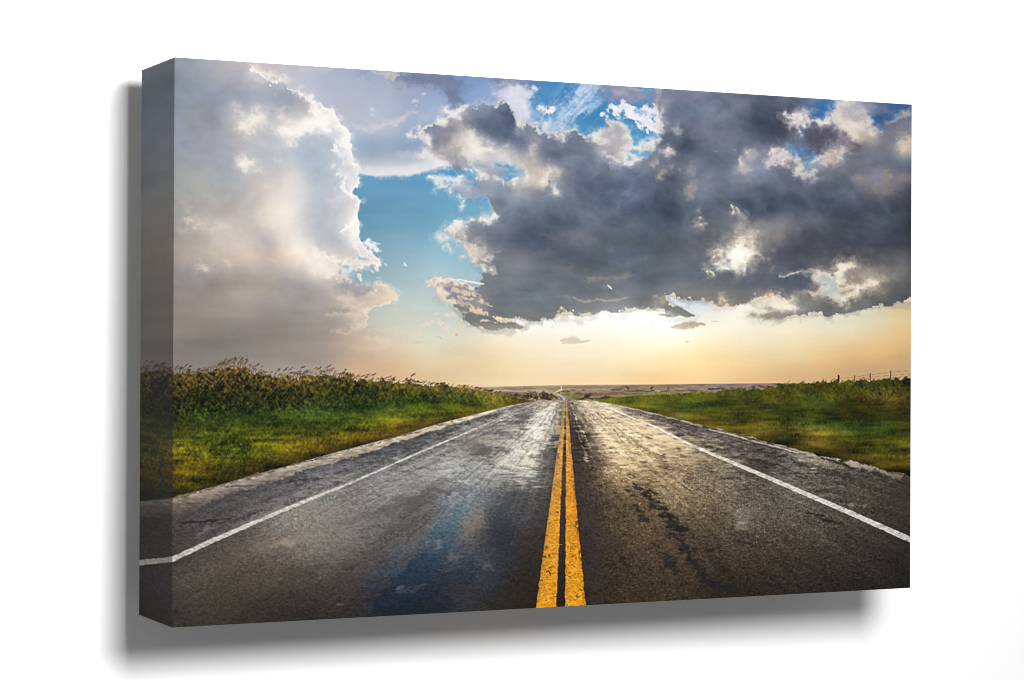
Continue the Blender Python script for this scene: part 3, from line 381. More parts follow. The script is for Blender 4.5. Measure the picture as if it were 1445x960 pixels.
# top right: bright cumulus, dark lobes, blue holes
lum([(1155, 150, 10, 6), (1162, 148, 8, 8), (1150, 156, 8, 6), (1168, 152, 6, 10), (1160, 160, 8, 5), (1172, 145, 5, 5), (1147, 161, 5, 3), (1158, 166, 6, 4), (1172, 160, 3, 8), (1165, 142, 6, 3)], (56, 108, 162), .85, .6)
lum([(1230, 162, 6, 8, -20), (1240, 168, 10, 10), (1250, 165, 14, 9), (1262, 158, 16, 7), (1275, 153, 12, 7), (1246, 178, 7, 6), (1235, 172, 5, 6), (1285, 152, 8, 10), (1255, 172, 8, 5), (1240, 158, 8, 5), (1285, 158, 5, 4)], (46, 92, 146), .9, .6)
lum([(1240, 153, 9, 4), (1250, 157, 12, 4, 10), (1238, 158, 8, 4)], (118, 122, 146), .5, 1)
lum([(1120, 212, 7, 4, 30), (1125, 216, 6, 4), (1138, 222, 6, 6), (1145, 228, 6, 5), (1143, 236, 6, 4), (1150, 222, 4, 4), (1138, 185, 4, 5), (1137, 193, 3, 4), (1146, 244, 3, 2), (1116, 208, 5, 3), (1133, 214, 5, 3, 20)], (88, 140, 188), .8, .7)
lum([(1148, 192, 8, 9), (1160, 188, 9, 9), (1156, 200, 10, 8), (1168, 200, 9, 7), (1172, 190, 6, 8), (1150, 206, 7, 5), (1164, 208, 8, 4), (1165, 180, 6, 6)], (86, 84, 103), .72, .75)
lum([(1108, 160, 3, 4), (1113, 164, 4, 3, 30), (1120, 166, 6, 5, 20), (1127, 165, 5, 5), (1124, 173, 5, 6), (1132, 170, 7, 6), (1139, 166, 4, 5), (1142, 172, 5, 4), (1127, 181, 4, 5), (1133, 177, 4, 4), (1148, 169, 3, 3), (1129, 186, 3, 3)], (230, 221, 217), .85, .65, .75)
lum([(1155, 171, 3, 3), (1160, 173, 4, 3), (1166, 169, 3, 5), (1170, 168, 2, 4), (1168, 174, 4, 2)], (236, 229, 226), .9, .6)
lum([(1178, 156, 4, 6), (1183, 152, 4, 6), (1188, 146, 4, 4), (1180, 166, 6, 6), (1186, 174, 9, 6), (1194, 180, 8, 6), (1197, 190, 9, 5), (1188, 163, 6, 6), (1206, 184, 8, 8), (1202, 192, 7, 4), (1198, 146, 7, 4), (1215, 158, 6, 5), (1212, 172, 6, 4), (1222, 172, 5, 6, 30), (1226, 176, 3, 4, 40), (1233, 186, 7, 4, 20), (1238, 184, 5, 3), (1230, 190, 6, 3), (1214, 178, 8, 5)], (230, 219, 208), .7, .75)
lum([(1203, 162, 8, 6), (1195, 156, 6, 5), (1210, 150, 8, 4, 10), (1222, 152, 8, 5), (1213, 163, 5, 3)], (172, 170, 178), .6, .9)
lum([(1203, 206, 8, 6), (1199, 211, 8, 5), (1208, 203, 6, 3), (1190, 192, 4, 4), (1187, 202, 7, 3, -20)], (98, 96, 112), .75, .8)
lum([(1172, 211, 5, 4), (1177, 215, 4, 4), (1186, 213, 5, 4), (1166, 220, 5, 4), (1158, 223, 5, 3, -20), (1152, 227, 4, 3, -30), (1148, 230, 3, 2, -30), (1190, 207, 5, 3), (1183, 222, 5, 4), (1170, 228, 6, 3), (1161, 231, 5, 3)], (222, 206, 196), .75, .75)
lum([(1106, 213, 4, 6), (1110, 222, 4, 4), (1107, 228, 5, 4), (1124, 220, 4, 4), (1122, 226, 5, 3), (1128, 224, 3, 3), (1128, 232, 4, 4), (1131, 238, 6, 4), (1126, 240, 4, 4), (1134, 247, 5, 4), (1140, 244, 3, 3), (1149, 242, 4, 3, -20), (1145, 248, 4, 3), (1125, 246, 5, 3)], (226, 214, 206), .75, .7)
lum([(1277, 161, 6, 3, -20), (1280, 158, 3, 2), (1268, 167, 5, 2, -35), (1260, 172, 5, 2, -25), (1283, 163, 3, 2), (1255, 175, 3, 1.5)], (216, 204, 196), .85, .6)
lum([(1262, 182, 14, 9), (1272, 172, 8, 8), (1255, 192, 14, 8), (1280, 175, 6, 10), (1280, 188, 6, 4), (1250, 205, 14, 8), (1245, 215, 12, 6)], (120, 117, 131), .6, .9)
lum([(1276, 200, 6, 6), (1282, 200, 4, 8), (1275, 207, 5, 5), (1272, 212, 4, 4), (1280, 209, 4, 3)], (212, 196, 174), .65, .8)
lum([(1214, 251, 4, 3), (1218, 254, 5, 3), (1249, 253, 4, 4, 30), (1250, 246, 5, 4), (1256, 250, 3, 3)], (160, 148, 142), .45, .9)
lum([(1240, 262, 18, 4), (1265, 257, 14, 5, -10), (1280, 250, 8, 5, -20), (1230, 266, 12, 4, 10), (1220, 258, 8, 4)], (136, 126, 124), .45, 1)
# flecks around the lower centre
lum([(1036, 295, 3, 3, 40), (1039, 300, 4, 5, 40), (1042, 306, 4, 4, 20), (1034, 301, 3, 3), (1045, 303, 4, 4), (1047, 308, 5, 5)], (168, 162, 160), .6, .9); stroke([(1032, 292, 1.5), (1036, 297, 2), (1035, 302, 1)], 2, (232, 222, 210), .8, .7); stroke([(1039, 293, 1), (1043, 300, 1.5)], 2, (216, 206, 196), .6, .7)
lum([(988, 307, 3, 2), (986, 312, 2, 4), (990, 316, 5, 3), (995, 317, 3, 2), (985, 318, 3, 3), (987, 296, 3, 2)], (170, 164, 160), .65, .9); lum([(989, 306, 1.5, 1.2), (990, 317, 2, 1.2)], (222, 212, 200), .7)
lum([(857, 403, 2, 2), (853, 404, 3, 1.5), (834, 393, 4, 2, 10), (831, 399, 3, 2), (845, 394, 12, 3), (870, 391, 12, 3, -8), (882, 390, 6, 3)], (160, 152, 146), .4, .9); stroke([(857, 402, 1.2), (860, 405, 1.8), (863, 408, 1)], 1.6, (250, 238, 224), .95, .3)
stroke([(810, 420, 1.2), (818, 424, 2), (830, 426, 2), (840, 423, 1.5), (855, 425, 1.5), (870, 423, 1.6), (886, 420, 1.2)], 1.8, (178, 168, 150), .75, .4, .8); stroke([(786, 417, 2), (800, 418, 2), (812, 421, 1.5)], 2, (140, 144, 144), .5, .4, .9)
lum([(862, 352, 5, 3), (905, 367, 8, 4), (885, 372, 10, 3), (812, 331, 16, 4, 8), (825, 336, 16, 4, 12), (775, 333, 14, 4, 20), (730, 366, 9, 2.5, 5), (722, 364, 5, 2), (770, 357, 14, 4), (795, 378, 14, 3), (690, 358, 8, 4)], (124, 124, 134), .4, 1)
lum([(890, 360, 10, 4), (868, 363, 8, 4), (895, 380, 16, 3), (806, 368, 14, 5), (760, 345, 14, 5), (750, 345, 12, 7), (885, 268, 12, 8), (848, 281, 14, 4, -30), (838, 286, 10, 3, -20), (908, 303, 18, 8, 20), (935, 320, 10, 8), (820, 250, 8, 16), (700, 182, 22, 10, 20), (716, 178, 10, 16, -20)], (80, 94, 118), .38, 1)
lum([(880, 272, 8, 2, -30), (889, 268, 4, 6), (885, 274, 5, 1.5, -10), (870, 286, 4, 4), (873, 291, 3, 4), (898, 277, 4, 3), (890, 272, 10, 1.6, 10)], (122, 134, 156), .4, .9)
# left ragged edge cluster lower (sunlit tatters)
lum([(640, 322, 6, 4), (636, 320, 3, 2), (645, 320, 4, 6), (643, 330, 2.5, 4), (647, 326, 4, 3), (652, 330, 4, 3, 30), (641, 312, 0.1, 0.1)], (240, 233, 228), .85, .6, .8)
lum([(645, 313, 4, 2.6), (642, 311, 2, 2), (663, 311, 3, 3), (682, 309, 3, 4, -30), (686, 312, 4, 2.5, 20), (697, 305, 3, 3, -30), (679, 306, 1.5, 2), (693, 309, 3, 2, -40)], (240, 234, 230), .9, .6)
lum([(660, 346, 5, 5), (664, 354, 4, 5), (661, 360, 3, 2), (668, 346, 6, 4, 30), (672, 352, 7, 3), (672, 364, 5, 5), (668, 368, 3, 3), (682, 364, 6, 4), (688, 362, 4, 3), (686, 370, 4, 3), (678, 358, 6, 3), (683, 353, 4, 3, -20), (655, 341, 4, 1.5, 10), (648, 340, 4, 2)], (234, 220, 206), .78, .7, .8)
lum([(652, 334, 6, 4), (662, 338, 5, 3), (680, 345, 5, 6), (690, 352, 5, 6), (676, 367, 2, 3), (666, 342, 4, 2, 20), (682, 360, 4, 2)], (150, 144, 148), .6, .9)
lum([(686, 381, 1.6, 2, 30), (652, 362, 1.4, 1.2)], (240, 230, 220), .9); lum([(672, 379, 6, 2.5, 20), (678, 384, 4, 3)], (122, 158, 176), .5, 1)
lum([(625, 336, 7, 3, 5), (620, 337, 4, 3), (630, 338, 3, 2), (624, 349, 2, 3), (631, 347, 3, 3, -20), (634, 351, 2, 2, 30)], (238, 234, 230), .85, .7); lum([(625, 342, 8, 5), (636, 352, 4, 4, 30)], (170, 192, 200), .4, 1)
# wispy western tail
stroke([(604, 403, 2), (612, 404, 2.5)], 2, (240, 226, 210), .85, .7); stroke([(614, 399, 2), (622, 396, 3), (640, 397, 4), (652, 402, 3)], 3, (238, 226, 214), .85, .7)
stroke([(636, 394.5, 1), (648, 394.5, 1.3), (660, 397.5, 1.4), (672, 399.5, 1.3), (682, 401, 1)], 1.3, (240, 236, 232), .9, .2)
stroke([(618, 403, 2), (626, 407, 3), (636, 411, 3), (642, 412, 2)], 3, (134, 138, 146), .8, .5); stroke([(616, 410, 2), (622, 414, 3), (632, 418, 3), (640, 422, 2)], 3, (236, 214, 190), .75, .8); stroke([(645, 407, 1.5), (656, 409, 2), (668, 414, 3), (676, 420, 2)], 2, (146, 142, 144), .6, .6)
stroke([(640, 411, 2), (652, 414, 2), (664, 414, 2), (674, 420, 2), (684, 426, 1)], 2, (234, 210, 184), .7, .8); stroke([(632, 420, 2.5), (640, 419, 3), (650, 422, 3), (658, 424, 2)], 3, (122, 128, 136), .85, .5); stroke([(620, 417, 3), (630, 424, 3), (640, 430, 3), (646, 436, 2)], 3, (230, 214, 194), .65, .8)
stroke([(650, 420, 2), (664, 421, 2), (676, 424, 2.5), (688, 431, 2), (694, 434, 1)], 2, (236, 212, 184), .7, .7); stroke([(640, 428, 3), (656, 429, 3), (668, 432, 2)], 3, (222, 204, 182), .5, .9); stroke([(660, 406, 1.5), (672, 414, 2), (682, 424, 1.5)], 2, (222, 200, 176), .5, .8)
stroke([(642, 432, 2), (650, 434, 2.6), (662, 437, 2)], 2, (118, 120, 124), .85, .4); stroke([(668, 433, 2), (670, 439, 3), (678, 443, 3), (690, 448, 2), (704, 450, 2)], 3, (240, 214, 180), .85, .8); stroke([(655, 441, 2), (668, 444, 2)], 2, (232, 210, 180), .6, .8)
stroke([(656, 445, 3), (664, 446, 4), (676, 449, 4), (690, 452, 3), (704, 453, 2)], 4, (116, 117, 116), .9, .4); stroke([(678, 454, 1.4), (690, 454, 1.8), (702, 455.5, 1)], 1.6, (238, 214, 182), .8, .6); stroke([(670, 457, 3), (690, 461, 3.5), (712, 461, 3), (738, 462, 1.5)], 3, (146, 142, 130), .85, .3); stroke([(650, 450, 2), (660, 456, 2.5), (672, 463, 2)], 2, (238, 216, 186), .7, .7)
stroke([(700, 449, 2), (708, 452, 2), (722, 453, 2), (745, 454, 2)], 2, (252, 230, 196), .7, .6)
# holes where the sun breaks through
HO = (255, 247, 228)
for x, y, rx, ry, col, op in ((1040, 356, 40, 30, (196, 182, 164), .22), (1052, 345, 24, 20, (222, 206, 182), .28), (1190, 396, 56, 26, (196, 180, 156), .34), (1225, 400, 30, 14, (206, 188, 160), .35), (1075, 335, 40, 20, (150, 146, 140), .35)):
    dab(x, y, rx, ry, col, op, -15, 1., .5)
lum([(1034, 360, 12, 11), (1044, 352, 11, 9, -30), (1048, 344, 6, 8), (1055, 355, 9, 7, -20), (1024, 366, 8, 7), (1036, 370, 10, 5), (1046, 364, 11, 6), (1020, 358, 6, 4, -20), (1018, 354, 3, 2), (1052, 338, 4, 4), (1062, 358, 5, 3), (1060, 346, 5, 4)], HO, .95, .42, .75)
lum([(1052, 338, 12, 9), (1066, 346, 6, 8), (1040, 340, 8, 6), (1015, 360, 5, 5), (1062, 366, 6, 5)], (196, 176, 156), .35, 1)
lum([(1040, 360, 10, 6), (1034, 366, 7, 4), (1050, 358, 6, 4), (1046, 350, 5, 5)], (255, 255, 248), .9, .8)
lum([(1014, 366, 5, 5, 0, .9), (1022, 360, 2, 6, -10, .6), (1060, 372, 6, 3, 0, .8), (1052, 346, 3, 2, 0, .5), (1024, 374, 3, 2, 30, .8), (1012, 372, 3, 3)], (112, 108, 112), .8, .7)
lum([(1027, 375, 5, 2), (1013, 379, 4, 1.6, -10), (1019, 376, 3, 2)], (176, 202, 212), .8, .7)
lum([(1014, 380, 4, 1.2, -20), (1027, 380, 2.4, 2, 30), (1022, 378, 2.5, 1.2, 30), (1037, 378, 4, 1.6, -35), (1044, 374, 4, 1.6, -30), (1013, 373, 4, 2, -20), (1009, 363, 2, 2), (999, 386, 2.4, 2), (1004, 386, 2, 2), (1051, 380, 1.5, 3, -30)], (250, 240, 222), .85, .6)
lum([(1076, 340, 12, 4, -20), (1090, 330, 14, 5, -10)], (136, 130, 124), .4, 1)
# right-hand hole
lum([(1186, 384, 12, 8, -30), (1192, 378, 10, 5, -15), (1200, 376, 7, 2.5, -5), (1183, 392, 11, 8), (1190, 400, 10, 7), (1185, 412, 9, 6), (1196, 415, 6, 4, -20), (1200, 402, 9, 6), (1212, 405, 10, 5), (1222, 402, 10, 4, -15), (1233, 399, 7, 3, 5), (1172, 404, 8, 6), (1160, 408, 10, 5), (1165, 398, 7, 6), (1150, 391, 10, 4, 5), (1140, 388, 7, 2.5, 15), (1125, 384, 7, 2, 0), (1165, 388, 8, 3), (1148, 414, 8, 2.6, -15), (1205, 410, 8, 4, -20), (1178, 418, 6, 4), (1190, 421, 5, 3)], (248, 232, 208), .85, .65, .8)
lum([(1188, 383, 6, 4, -20), (1184, 392, 6, 5), (1193, 379, 5, 2), (1208, 405, 5, 3), (1228, 400, 5, 2)], (255, 248, 232), .85, .8)
lum([(1168, 396, 6, 5), (1174, 402, 4, 5), (1162, 394, 4, 3), (1143, 391, 3, 2, 30), (1170, 415, 8, 3, 10), (1178, 411, 6, 3), (1160, 402, 2.5, 2)], (172, 190, 196), .8, .7)
lum([(1130, 386, 5, 1.5, 5), (1140, 387.5, 4, 1.5, 20)], (104, 112, 122), .85)
lum([(1150, 402, 4, 5), (1153, 406, 4, 3), (1200, 392, 10, 6, 20), (1196, 398, 3, 2), (1188, 403, 4, 2, 20), (1190, 413, 4, 2, -20), (1199, 410, 5, 2, -20), (1214, 396, 9, 4, 20), (1210, 388, 8, 5)], (140, 126, 116), .7, .8)
stroke([(1100, 390, 1), (1107, 390.5, 1.4), (1115, 387, 1.2), (1125, 384, 1)], 1.2, (240, 228, 212), .85, .4); lum([(1102, 386, 5, 3, 20)], (120, 146, 160), .6)
lum([(1110, 396, 14, 5), (1128, 397, 12, 6), (1142, 399, 6, 5), (1138, 407, 8, 4), (1120, 405, 16, 4)], (80, 88, 102), .75, .7)
# bright inset under the base, low bars of cloud
lum([(1108, 430, 10, 8, 25), (1116, 434, 10, 5), (1100, 434, 8, 6)], (255, 246, 226), .85, .7)
lum([(1076, 428, 2, 2), (1091, 416, 3, 4, -20), (1096, 420, 5, 3, 20), (1015, 426, 6, 3, -40), (1022, 424, 5, 3), (1073, 425, 6, 3, -20), (1085, 423, 4, 2), (1112, 424, 4, 2, 30)], (244, 218, 184), .7, .8)
lum([(1064, 446, 6, 3), (1080, 447, 14, 4), (1100, 445, 12, 3.5), (1085, 436, 8, 2, 5)], (150, 140, 124), .65, .8, .5)
stroke([(948, 461, 1.5), (958, 459, 3.5), (968, 458, 4), (980, 457, 4.5), (985, 456, 3), (994, 458, 1.2)], 3, (176, 158, 128), .85, .3, .5); stroke([(950, 463, 1), (966, 463.5, 1.2), (980, 462, 1)], 1.2, (206, 176, 136), .7, .3)
stroke([(1004, 454, 1), (1012, 453.5, 1)], 1, (222, 200, 160), .7); dab(970, 482, 3, 1.2, (236, 206, 150), .7)
stroke([(790, 481, 1.5), (800, 481, 3.5), (810, 480, 4), (820, 482, 2), (832, 481, 1)], 3, (210, 200, 172), .8, .25, .6); stroke([(794, 484, .8), (812, 484.5, 1), (828, 482.5, .8)], 1, (226, 208, 174), .8)
lum([(832, 441, 3, 1.5), (793, 447, 4, 1.5)], (236, 206, 170), .8); lum([(925, 418, 3, 2, 40), (933, 424, 4, 5), (940, 421, 2, 3), (920, 436, 8, 2, -20)], (196, 180, 154), .6, .8)
stroke([(849, 440.5, 1.5), (868, 443, 1.4), (892, 443.5, 1.4), (902, 440, 2), (912, 442, 2), (922, 443, 2)], 1.6, (255, 252, 236), .9, .4)
dab(912, 452, 40, 14, (255, 255, 250), .8, 0, 1, .2); dab(905, 447, 20, 6, (255, 255, 252), .8, 0, 1, .3)
stroke([(931, 445, 1), (938, 445.5, 1.5), (946, 446, 1)], 1, (150, 128, 96), .7)
# far right vignette of the print
IMG *= (1 - .10 * sst(1274, 1286, XX) * sst(150, 300, YY) * (1 - sst(380, 430, YY)))[..., None]
# ---------------------------------------------------------------- land, verges and wet road of the printed picture
def band(pts_top, col, pts_bot=None, op=1., soft=.8, n=.8, tex=None):
    """fill below a polyline y(x) (and above another)"""
    xs, ys = zip(*pts_top)
    yt = np.interp(XX[0], xs, ys)[None]
    t = (tex if tex is not None else EDGES) * n
    m = sst(-soft, soft, YY - yt + t)
    if pts_bot:
        xs, ys = zip(*pts_bot); m = m * sst(soft, -soft, YY - np.interp(XX[0], xs, ys)[None] + t)
    over(m * op, col)
DASH = fbm(10, 1.6, 41, 3, .6); DASH2 = fbm(4, 1.2, 42, 2, .6)
def hz(o): return [(196, 551 + o), (690, 546 + o), (800, 543.6 + o), (900, 543 + o), (1010, 541.6 + o), (1150, 540.4 + o), (1300, 539 + o)]
over(sst(3.5, 0, np.abs(YY - 541)) * .25, (252, 224, 180))
FAR = pts5('''690 546 168 138 120;690 552 196 164 132;690 558 150 122 104;760 546 150 128 112;760 551 186 158 132;800 545 150 124 108;800 550 176 148 122;840 546 146 120 106;840 551 160 134 112;900 545 152 122 112;900 550 150 120 100;950 544 140 112 106;950 549 150 124 104;1000 543 138 112 110;1000 548 140 122 112;1050 544 140 112 116;1100 542 140 112 114;1150 542 136 108 108;1000 556 130 116 80;900 558 140 124 84;700 566 120 100 80;800 570 120 105 80;1200 545 130 105 105;500 550 160 130 110''')
far = tps(FAR, step=2) * np.array((1.01, 1.06, 1.0), np.float32) + (DASH * 7 + DASH2 * 4)[..., None]
xs, ys = zip(*hz(0)); m = sst(-.7, .9, YY - np.interp(XX[0], xs, ys)[None])
over(m, far)
stroke([(690, 549, .6), (760, 548.5, .6), (820, 547.6, .6), (900, 546.6, .6)], .8, (120, 102, 96), .45, .8, .9, DASH2)
stroke([(700, 551.5, 1), (770, 552, 1.2)], 1, (206, 174, 140), .6, .6, .9, DASH2)
stroke([(800, 549.5, .8), (850, 549, 1)], 1, (190, 160, 128), .5, .8, .9, DASH2)
# tree lines and fields behind the crest
stroke([(700, 556, 1), (716, 555, 1.2), (735, 554.5, 1.2), (757, 553.5, 1.2)], 1.2, (104, 88, 86), .8, 1, .8, DASH2)
stroke([(716, 559, 2.5), (745, 558, 3), (770, 558, 3), (786, 561, 2.5)], 3, (96, 78, 68), .9, .6)
stroke([(727, 561, 2), (740, 562, 2.4), (755, 561, 2.6), (775, 563, 2)], 2.4, (58, 50, 44), .95, .9)
dab(730, 558, 3, 2, (54, 46, 42), .9); dab(757, 555, 3, 1.4, (76, 66, 64), .8); dab(745, 556, 3, 1.4, (78, 68, 64), .7)
dab(775, 556.6, 7, 1.8, (70, 66, 48), .95, 0, .4, .6); dab(780, 560, 7, 2.6, (86, 84, 52), .95, 0, .4, .5); dab(768, 561, 6, 1.8, (62, 58, 44), .9)
stroke([(793, 557, 2), (803, 558, 3.4), (815, 561, 4)], 3, (104, 118, 52), .95, .4); dab(800, 555.5, 5, 1.5, (120, 128, 66), .8)
stroke([(812, 556, 1.6), (840, 556.6, 2.4), (870, 556.6, 2), (900, 555, 1.6)], 2, (118, 84, 72), .95, .4); stroke([(812, 559, 1.6), (830, 560, 1.6)], 1.5, (128, 122, 86), .8, .5)
stroke([(845, 559, 1), (880, 558.6, 1.4), (905, 558, 1.4)], 1.4, (132, 130, 86), .85, .5)
stroke([(786, 553.6, .9), (796, 554, 1.2), (803, 553.4, 1)], 1, (74, 70, 56), .9, .9)
dab(829, 560.5, 6, 3.6, (48, 46, 36), .97, 0, .3, .5); dab(822, 563, 8, 1.6, (60, 54, 42), .9); dab(843, 563, 12, 1.2, (66, 60, 44), .9)
dab(856, 560.5, 6, 2, (60, 58, 40), .95, 0, .4, .8); dab(866, 562, 4, 2, (68, 66, 40), .9); dab(850, 562.5, 4, 1.6, (64, 58, 40), .9)
for x, y, rx, ry in ((885.6, 547.6, 3.6, 1.7), (885.6, 550, 1, 1.4), (919.5, 548, 3, 1.3), (919.5, 550, .8, 1.2), (942.5, 548.2, 2.6, 1.3), (942.5, 550, .8, 1.2), (872, 550.5, 5, 1.5), (900, 551.6, 5, 1), (893, 552, 14, .9), (915, 552, 12, .8), (940, 552, 8, .9), (865, 551, 4, 1), (1003, 549.5, 5, 1.8), (1012, 548.6, 4, 1.5), (1033, 547, 4, 1.6), (1020, 550, 9, 1.4), (975, 551.4, 10, 1), (960, 550, 6, .9), (1045, 549, 6, 1), (1060, 546.5, 5, 1.2), (1096, 542.6, 3, 1), (1075, 546, 6, 1), (810, 551, 3, .9), (822, 550.4, 2, .8)):
    dab(x, y, rx, ry, (78, 68, 66), .85, 0, .5, .6)
stroke([(880, 554.6, .7), (905, 554, .8), (930, 553.6, .8), (955, 553, .7)], .8, (128, 132, 88), .7, .6)
dab(928, 551.6, 3, .6, (214, 188, 160), .7); dab(1001, 551.4, 2, .7, (196, 180, 170), .7); dab(1010, 547, 2.4, .7, (190, 172, 160), .6)
for x in range(905, 1000, 7): dab(x, 554.5 - (x - 905) * .012, .5, 1.4, (96, 86, 60), .7)
# far road snaking over the next rise
stroke([(792.5, 545, .5), (792.2, 548, .7), (793, 550, .9), (789, 552, .9), (782.5, 554, 1), (782, 555.4, 1.2)], 1, (226, 206, 176), .9, .3, .5)
stroke([(783, 556, 1.6), (788, 557.6, 2.6), (791.5, 560, 3.2), (794, 563, 3.8), (795.5, 566, 4.2)], 3, (160, 146, 138), .97, .2, .4)
stroke([(786, 556.4, .8), (791, 558.6, 1), (795, 561.5, 1), (796.5, 565, 1)], 1, (206, 190, 172), .8, .5)
stroke([(789, 559.5, .6), (792, 563, .8), (793, 566, .8)], .8, (100, 90, 88), .8, .5)

# ---- verges
CX = (-1) ** 0
VG = pts5('''200 530 92 72 38;247 532 96 74 36;300 528 110 84 40;330 525 112 82 42;380 535 108 84 40;430 535 110 86 44;480 535 108 88 42;540 540 118 98 44;600 545 120 102 46;660 550 130 108 56;700 556 136 112 58
210 545 66 54 24;260 545 70 56 24;300 545 84 60 26;340 545 70 56 22;400 548 66 58 24;450 548 72 62 24;500 548 76 70 26;560 550 84 80 28;620 555 86 84 32;680 560 84 80 34;720 563 90 82 38
210 562 36 38 16;260 562 34 36 14;310 562 34 38 14;360 562 36 42 16;420 562 34 44 16;470 560 36 48 18;520 560 40 56 18;570 562 44 64 20;620 562 46 70 20;670 564 52 70 24
210 580 32 46 18;260 580 30 50 16;310 580 32 56 18;360 580 34 62 20;420 580 40 80 28;460 580 46 92 34;500 578 40 78 24;560 574 46 82 26;600 572 52 84 22;640 570 62 88 26
210 595 36 50 16;260 595 36 56 14;310 598 44 72 18;360 600 42 66 14;400 602 60 88 16;440 596 50 84 18;490 594 66 98 20;540 586 70 98 20;590 580 76 100 20;640 574 84 104 24;690 570 104 108 32
210 612 44 56 14;260 612 52 70 14;310 615 60 84 16;360 612 72 92 14;400 610 52 66 12;440 606 70 78 14;480 602 96 102 16;520 598 112 112 20;560 592 112 108 20;600 586 108 104 20;650 578 108 102 24;700 571 112 100 30
210 632 62 62 14;250 628 84 86 16;300 630 92 96 16;350 628 96 98 16;400 626 112 104 16;440 618 116 104 18;480 614 124 106 20;520 608 116 98 18;560 600 110 92 18;600 594 104 88 20;650 584 98 84 22
210 650 84 76 16;250 648 112 96 16;300 646 100 100 16;340 648 72 84 14;400 642 106 92 16;440 634 110 88 16;480 624 112 90 18;520 616 96 76 16;560 608 90 72 18;600 600 84 70 18
210 668 76 60 12;250 668 84 66 12;300 664 78 62 12;350 660 84 64 14;400 650 94 72 14;440 642 86 66 14;480 632 74 56 14;300 674 60 52 10;340 666 62 52 10;380 656 64 54 12
210 685 56 48 10;250 688 78 70 12;280 682 70 64 12;300 682 52 46 10;250 696 44 40 12;330 674 50 44 12;400 655 50 44 12;450 645 52 44 12;500 630 54 44 14;580 608 62 50 18;650 592 66 54 22
860 562 100 100 34;900 560 92 92 26;900 566 96 104 28;950 558 98 90 28;950 566 70 96 28;950 574 74 84 22;1000 556 104 92 28;1000 562 78 90 24;1000 568 48 86 26;1000 574 56 98 36;960 576 58 96 34;920 572 68 92 26;900 570 100 96 28;930 580 90 82 24
1000 582 76 76 18;1000 590 108 90 26;970 590 80 72 20;1020 552 84 88 28;1050 552 66 76 22;1050 558 92 80 28;1050 566 76 80 20;1050 574 58 82 26;1050 582 60 78 20;1050 594 104 92 26;1060 602 122 98 34;1030 604 92 78 24;1080 612 90 76 22;1100 620 76 62 20
1100 548 74 80 24;1100 556 80 76 26;1100 564 84 74 26;1100 572 50 74 24;1130 566 54 90 30;1150 568 58 100 36;1170 566 60 96 36;1120 574 66 76 20;1120 582 56 66 18;1120 590 50 82 22;1100 596 72 80 22;1100 604 116 96 32;1140 610 130 102 40;1160 618 126 98 38;1120 616 100 80 28
1140 546 64 70 20;1140 554 70 70 22;1160 556 60 62 20;1180 545 66 72 20;1200 550 60 66 18;1200 558 66 64 20;1180 562 62 66 20;1220 560 70 60 24;1200 572 48 52 16;1180 580 46 56 18;1160 584 50 70 18;1160 592 44 88 24;1190 598 42 90 28;1220 600 38 84 28;1250 604 40 80 24;1270 600 44 76 24
1220 542 74 80 22;1250 542 62 70 20;1275 542 44 50 14;1280 550 50 50 16;1250 555 84 76 28;1270 560 82 66 28;1250 565 74 58 24;1230 570 60 50 20;1260 575 66 52 22;1240 582 56 58 18;1280 580 50 44 18;1200 586 46 52 16;1220 590 48 56 18;1275 590 52 60 18
1220 612 56 76 20;1250 615 60 76 18;1180 610 84 84 22;1200 620 92 80 24;1180 628 82 66 22;1150 632 70 56 20;1210 632 72 60 18;1240 628 76 70 18;1270 625 74 72 18;1270 638 72 60 18;1240 642 104 86 20;1260 648 112 92 20;1280 645 100 84 18;1200 645 54 46 16;1220 655 60 48 14;1260 660 44 36 12;1280 662 38 32 10''')
vg = tps(VG, lam=.25, step=4, sx=.6) * .93
gx_ = np.maximum(vg[..., 1] - vg[..., 0], 0); vg[..., 0] += .28 * gx_; vg[..., 1] -= .16 * gx_; vg[..., 2] *= .9
tp = sst(560, 535, YY) * (XX < 760); vg[..., 0] *= 1 - .24 * tp; vg[..., 1] *= 1 - .19 * tp
vg[:, XX[0] > 800] *= .96
ol = vg.mean(-1, keepdims=True) * np.array((1.35, 1.38, .42), np.float32); vg += (ol - vg) * np.where(XX > 800, .38, .16)[..., None]
vg = np.maximum(vg, 8)
# blade textures: short leaning strokes, longer near the front
BL1 = fbm(1.7, 4.2, 51, 2, .6); BL2 = fbm(2.6, 2.2, 52, 3, .7); CL = fbm(16, 7, 53, 3, .6); CL2 = fbm(34, 5, 54, 3, .6)
lean = samp(BL1, (XX - X0) * 1.0 + (YY - Y0) * .55, (YY - Y0), True); lean2 = samp(BL1, (XX - X0) - (YY - Y0) * .6 + 300, (YY - Y0) + 211, True)
near = sst(690, 250, XX) * (XX < 797) + sst(860, 1285, XX) * (XX >= 797)
weed = np.clip(1 - (YY - np.interp(XX[0], (196, 250, 480, 620, 720, 860, 1000, 1285), (585, 580, 568, 560, 562, 558, 556, 560))[None]) / 14, 0, 1)
BL3 = fbm(1.5, 1.7, 57, 1)
tex = (lean * .5 + lean2 * .35 + BL2 * .4 + BL3 * .5) * (.26 + .24 * weed) * (.45 + .55 * near) * np.where(XX > 800, .36, 1) * (1 - .25 * (1 - weed)) + CL * .10 + CL2 * .12 * (1 - weed)
vcol = vg * np.clip(1 + tex, .25, 2.4)[..., None]
hue = np.clip(lean2 + CL * .8, -2, 2)
vcol = vcol + (hue * 4 * weed)[..., None] * np.array((1.3, .3, -.2), np.float32) + (CL2 * 6)[..., None] * np.array((1, .5, .0), np.float32) * (1 - weed)[..., None]
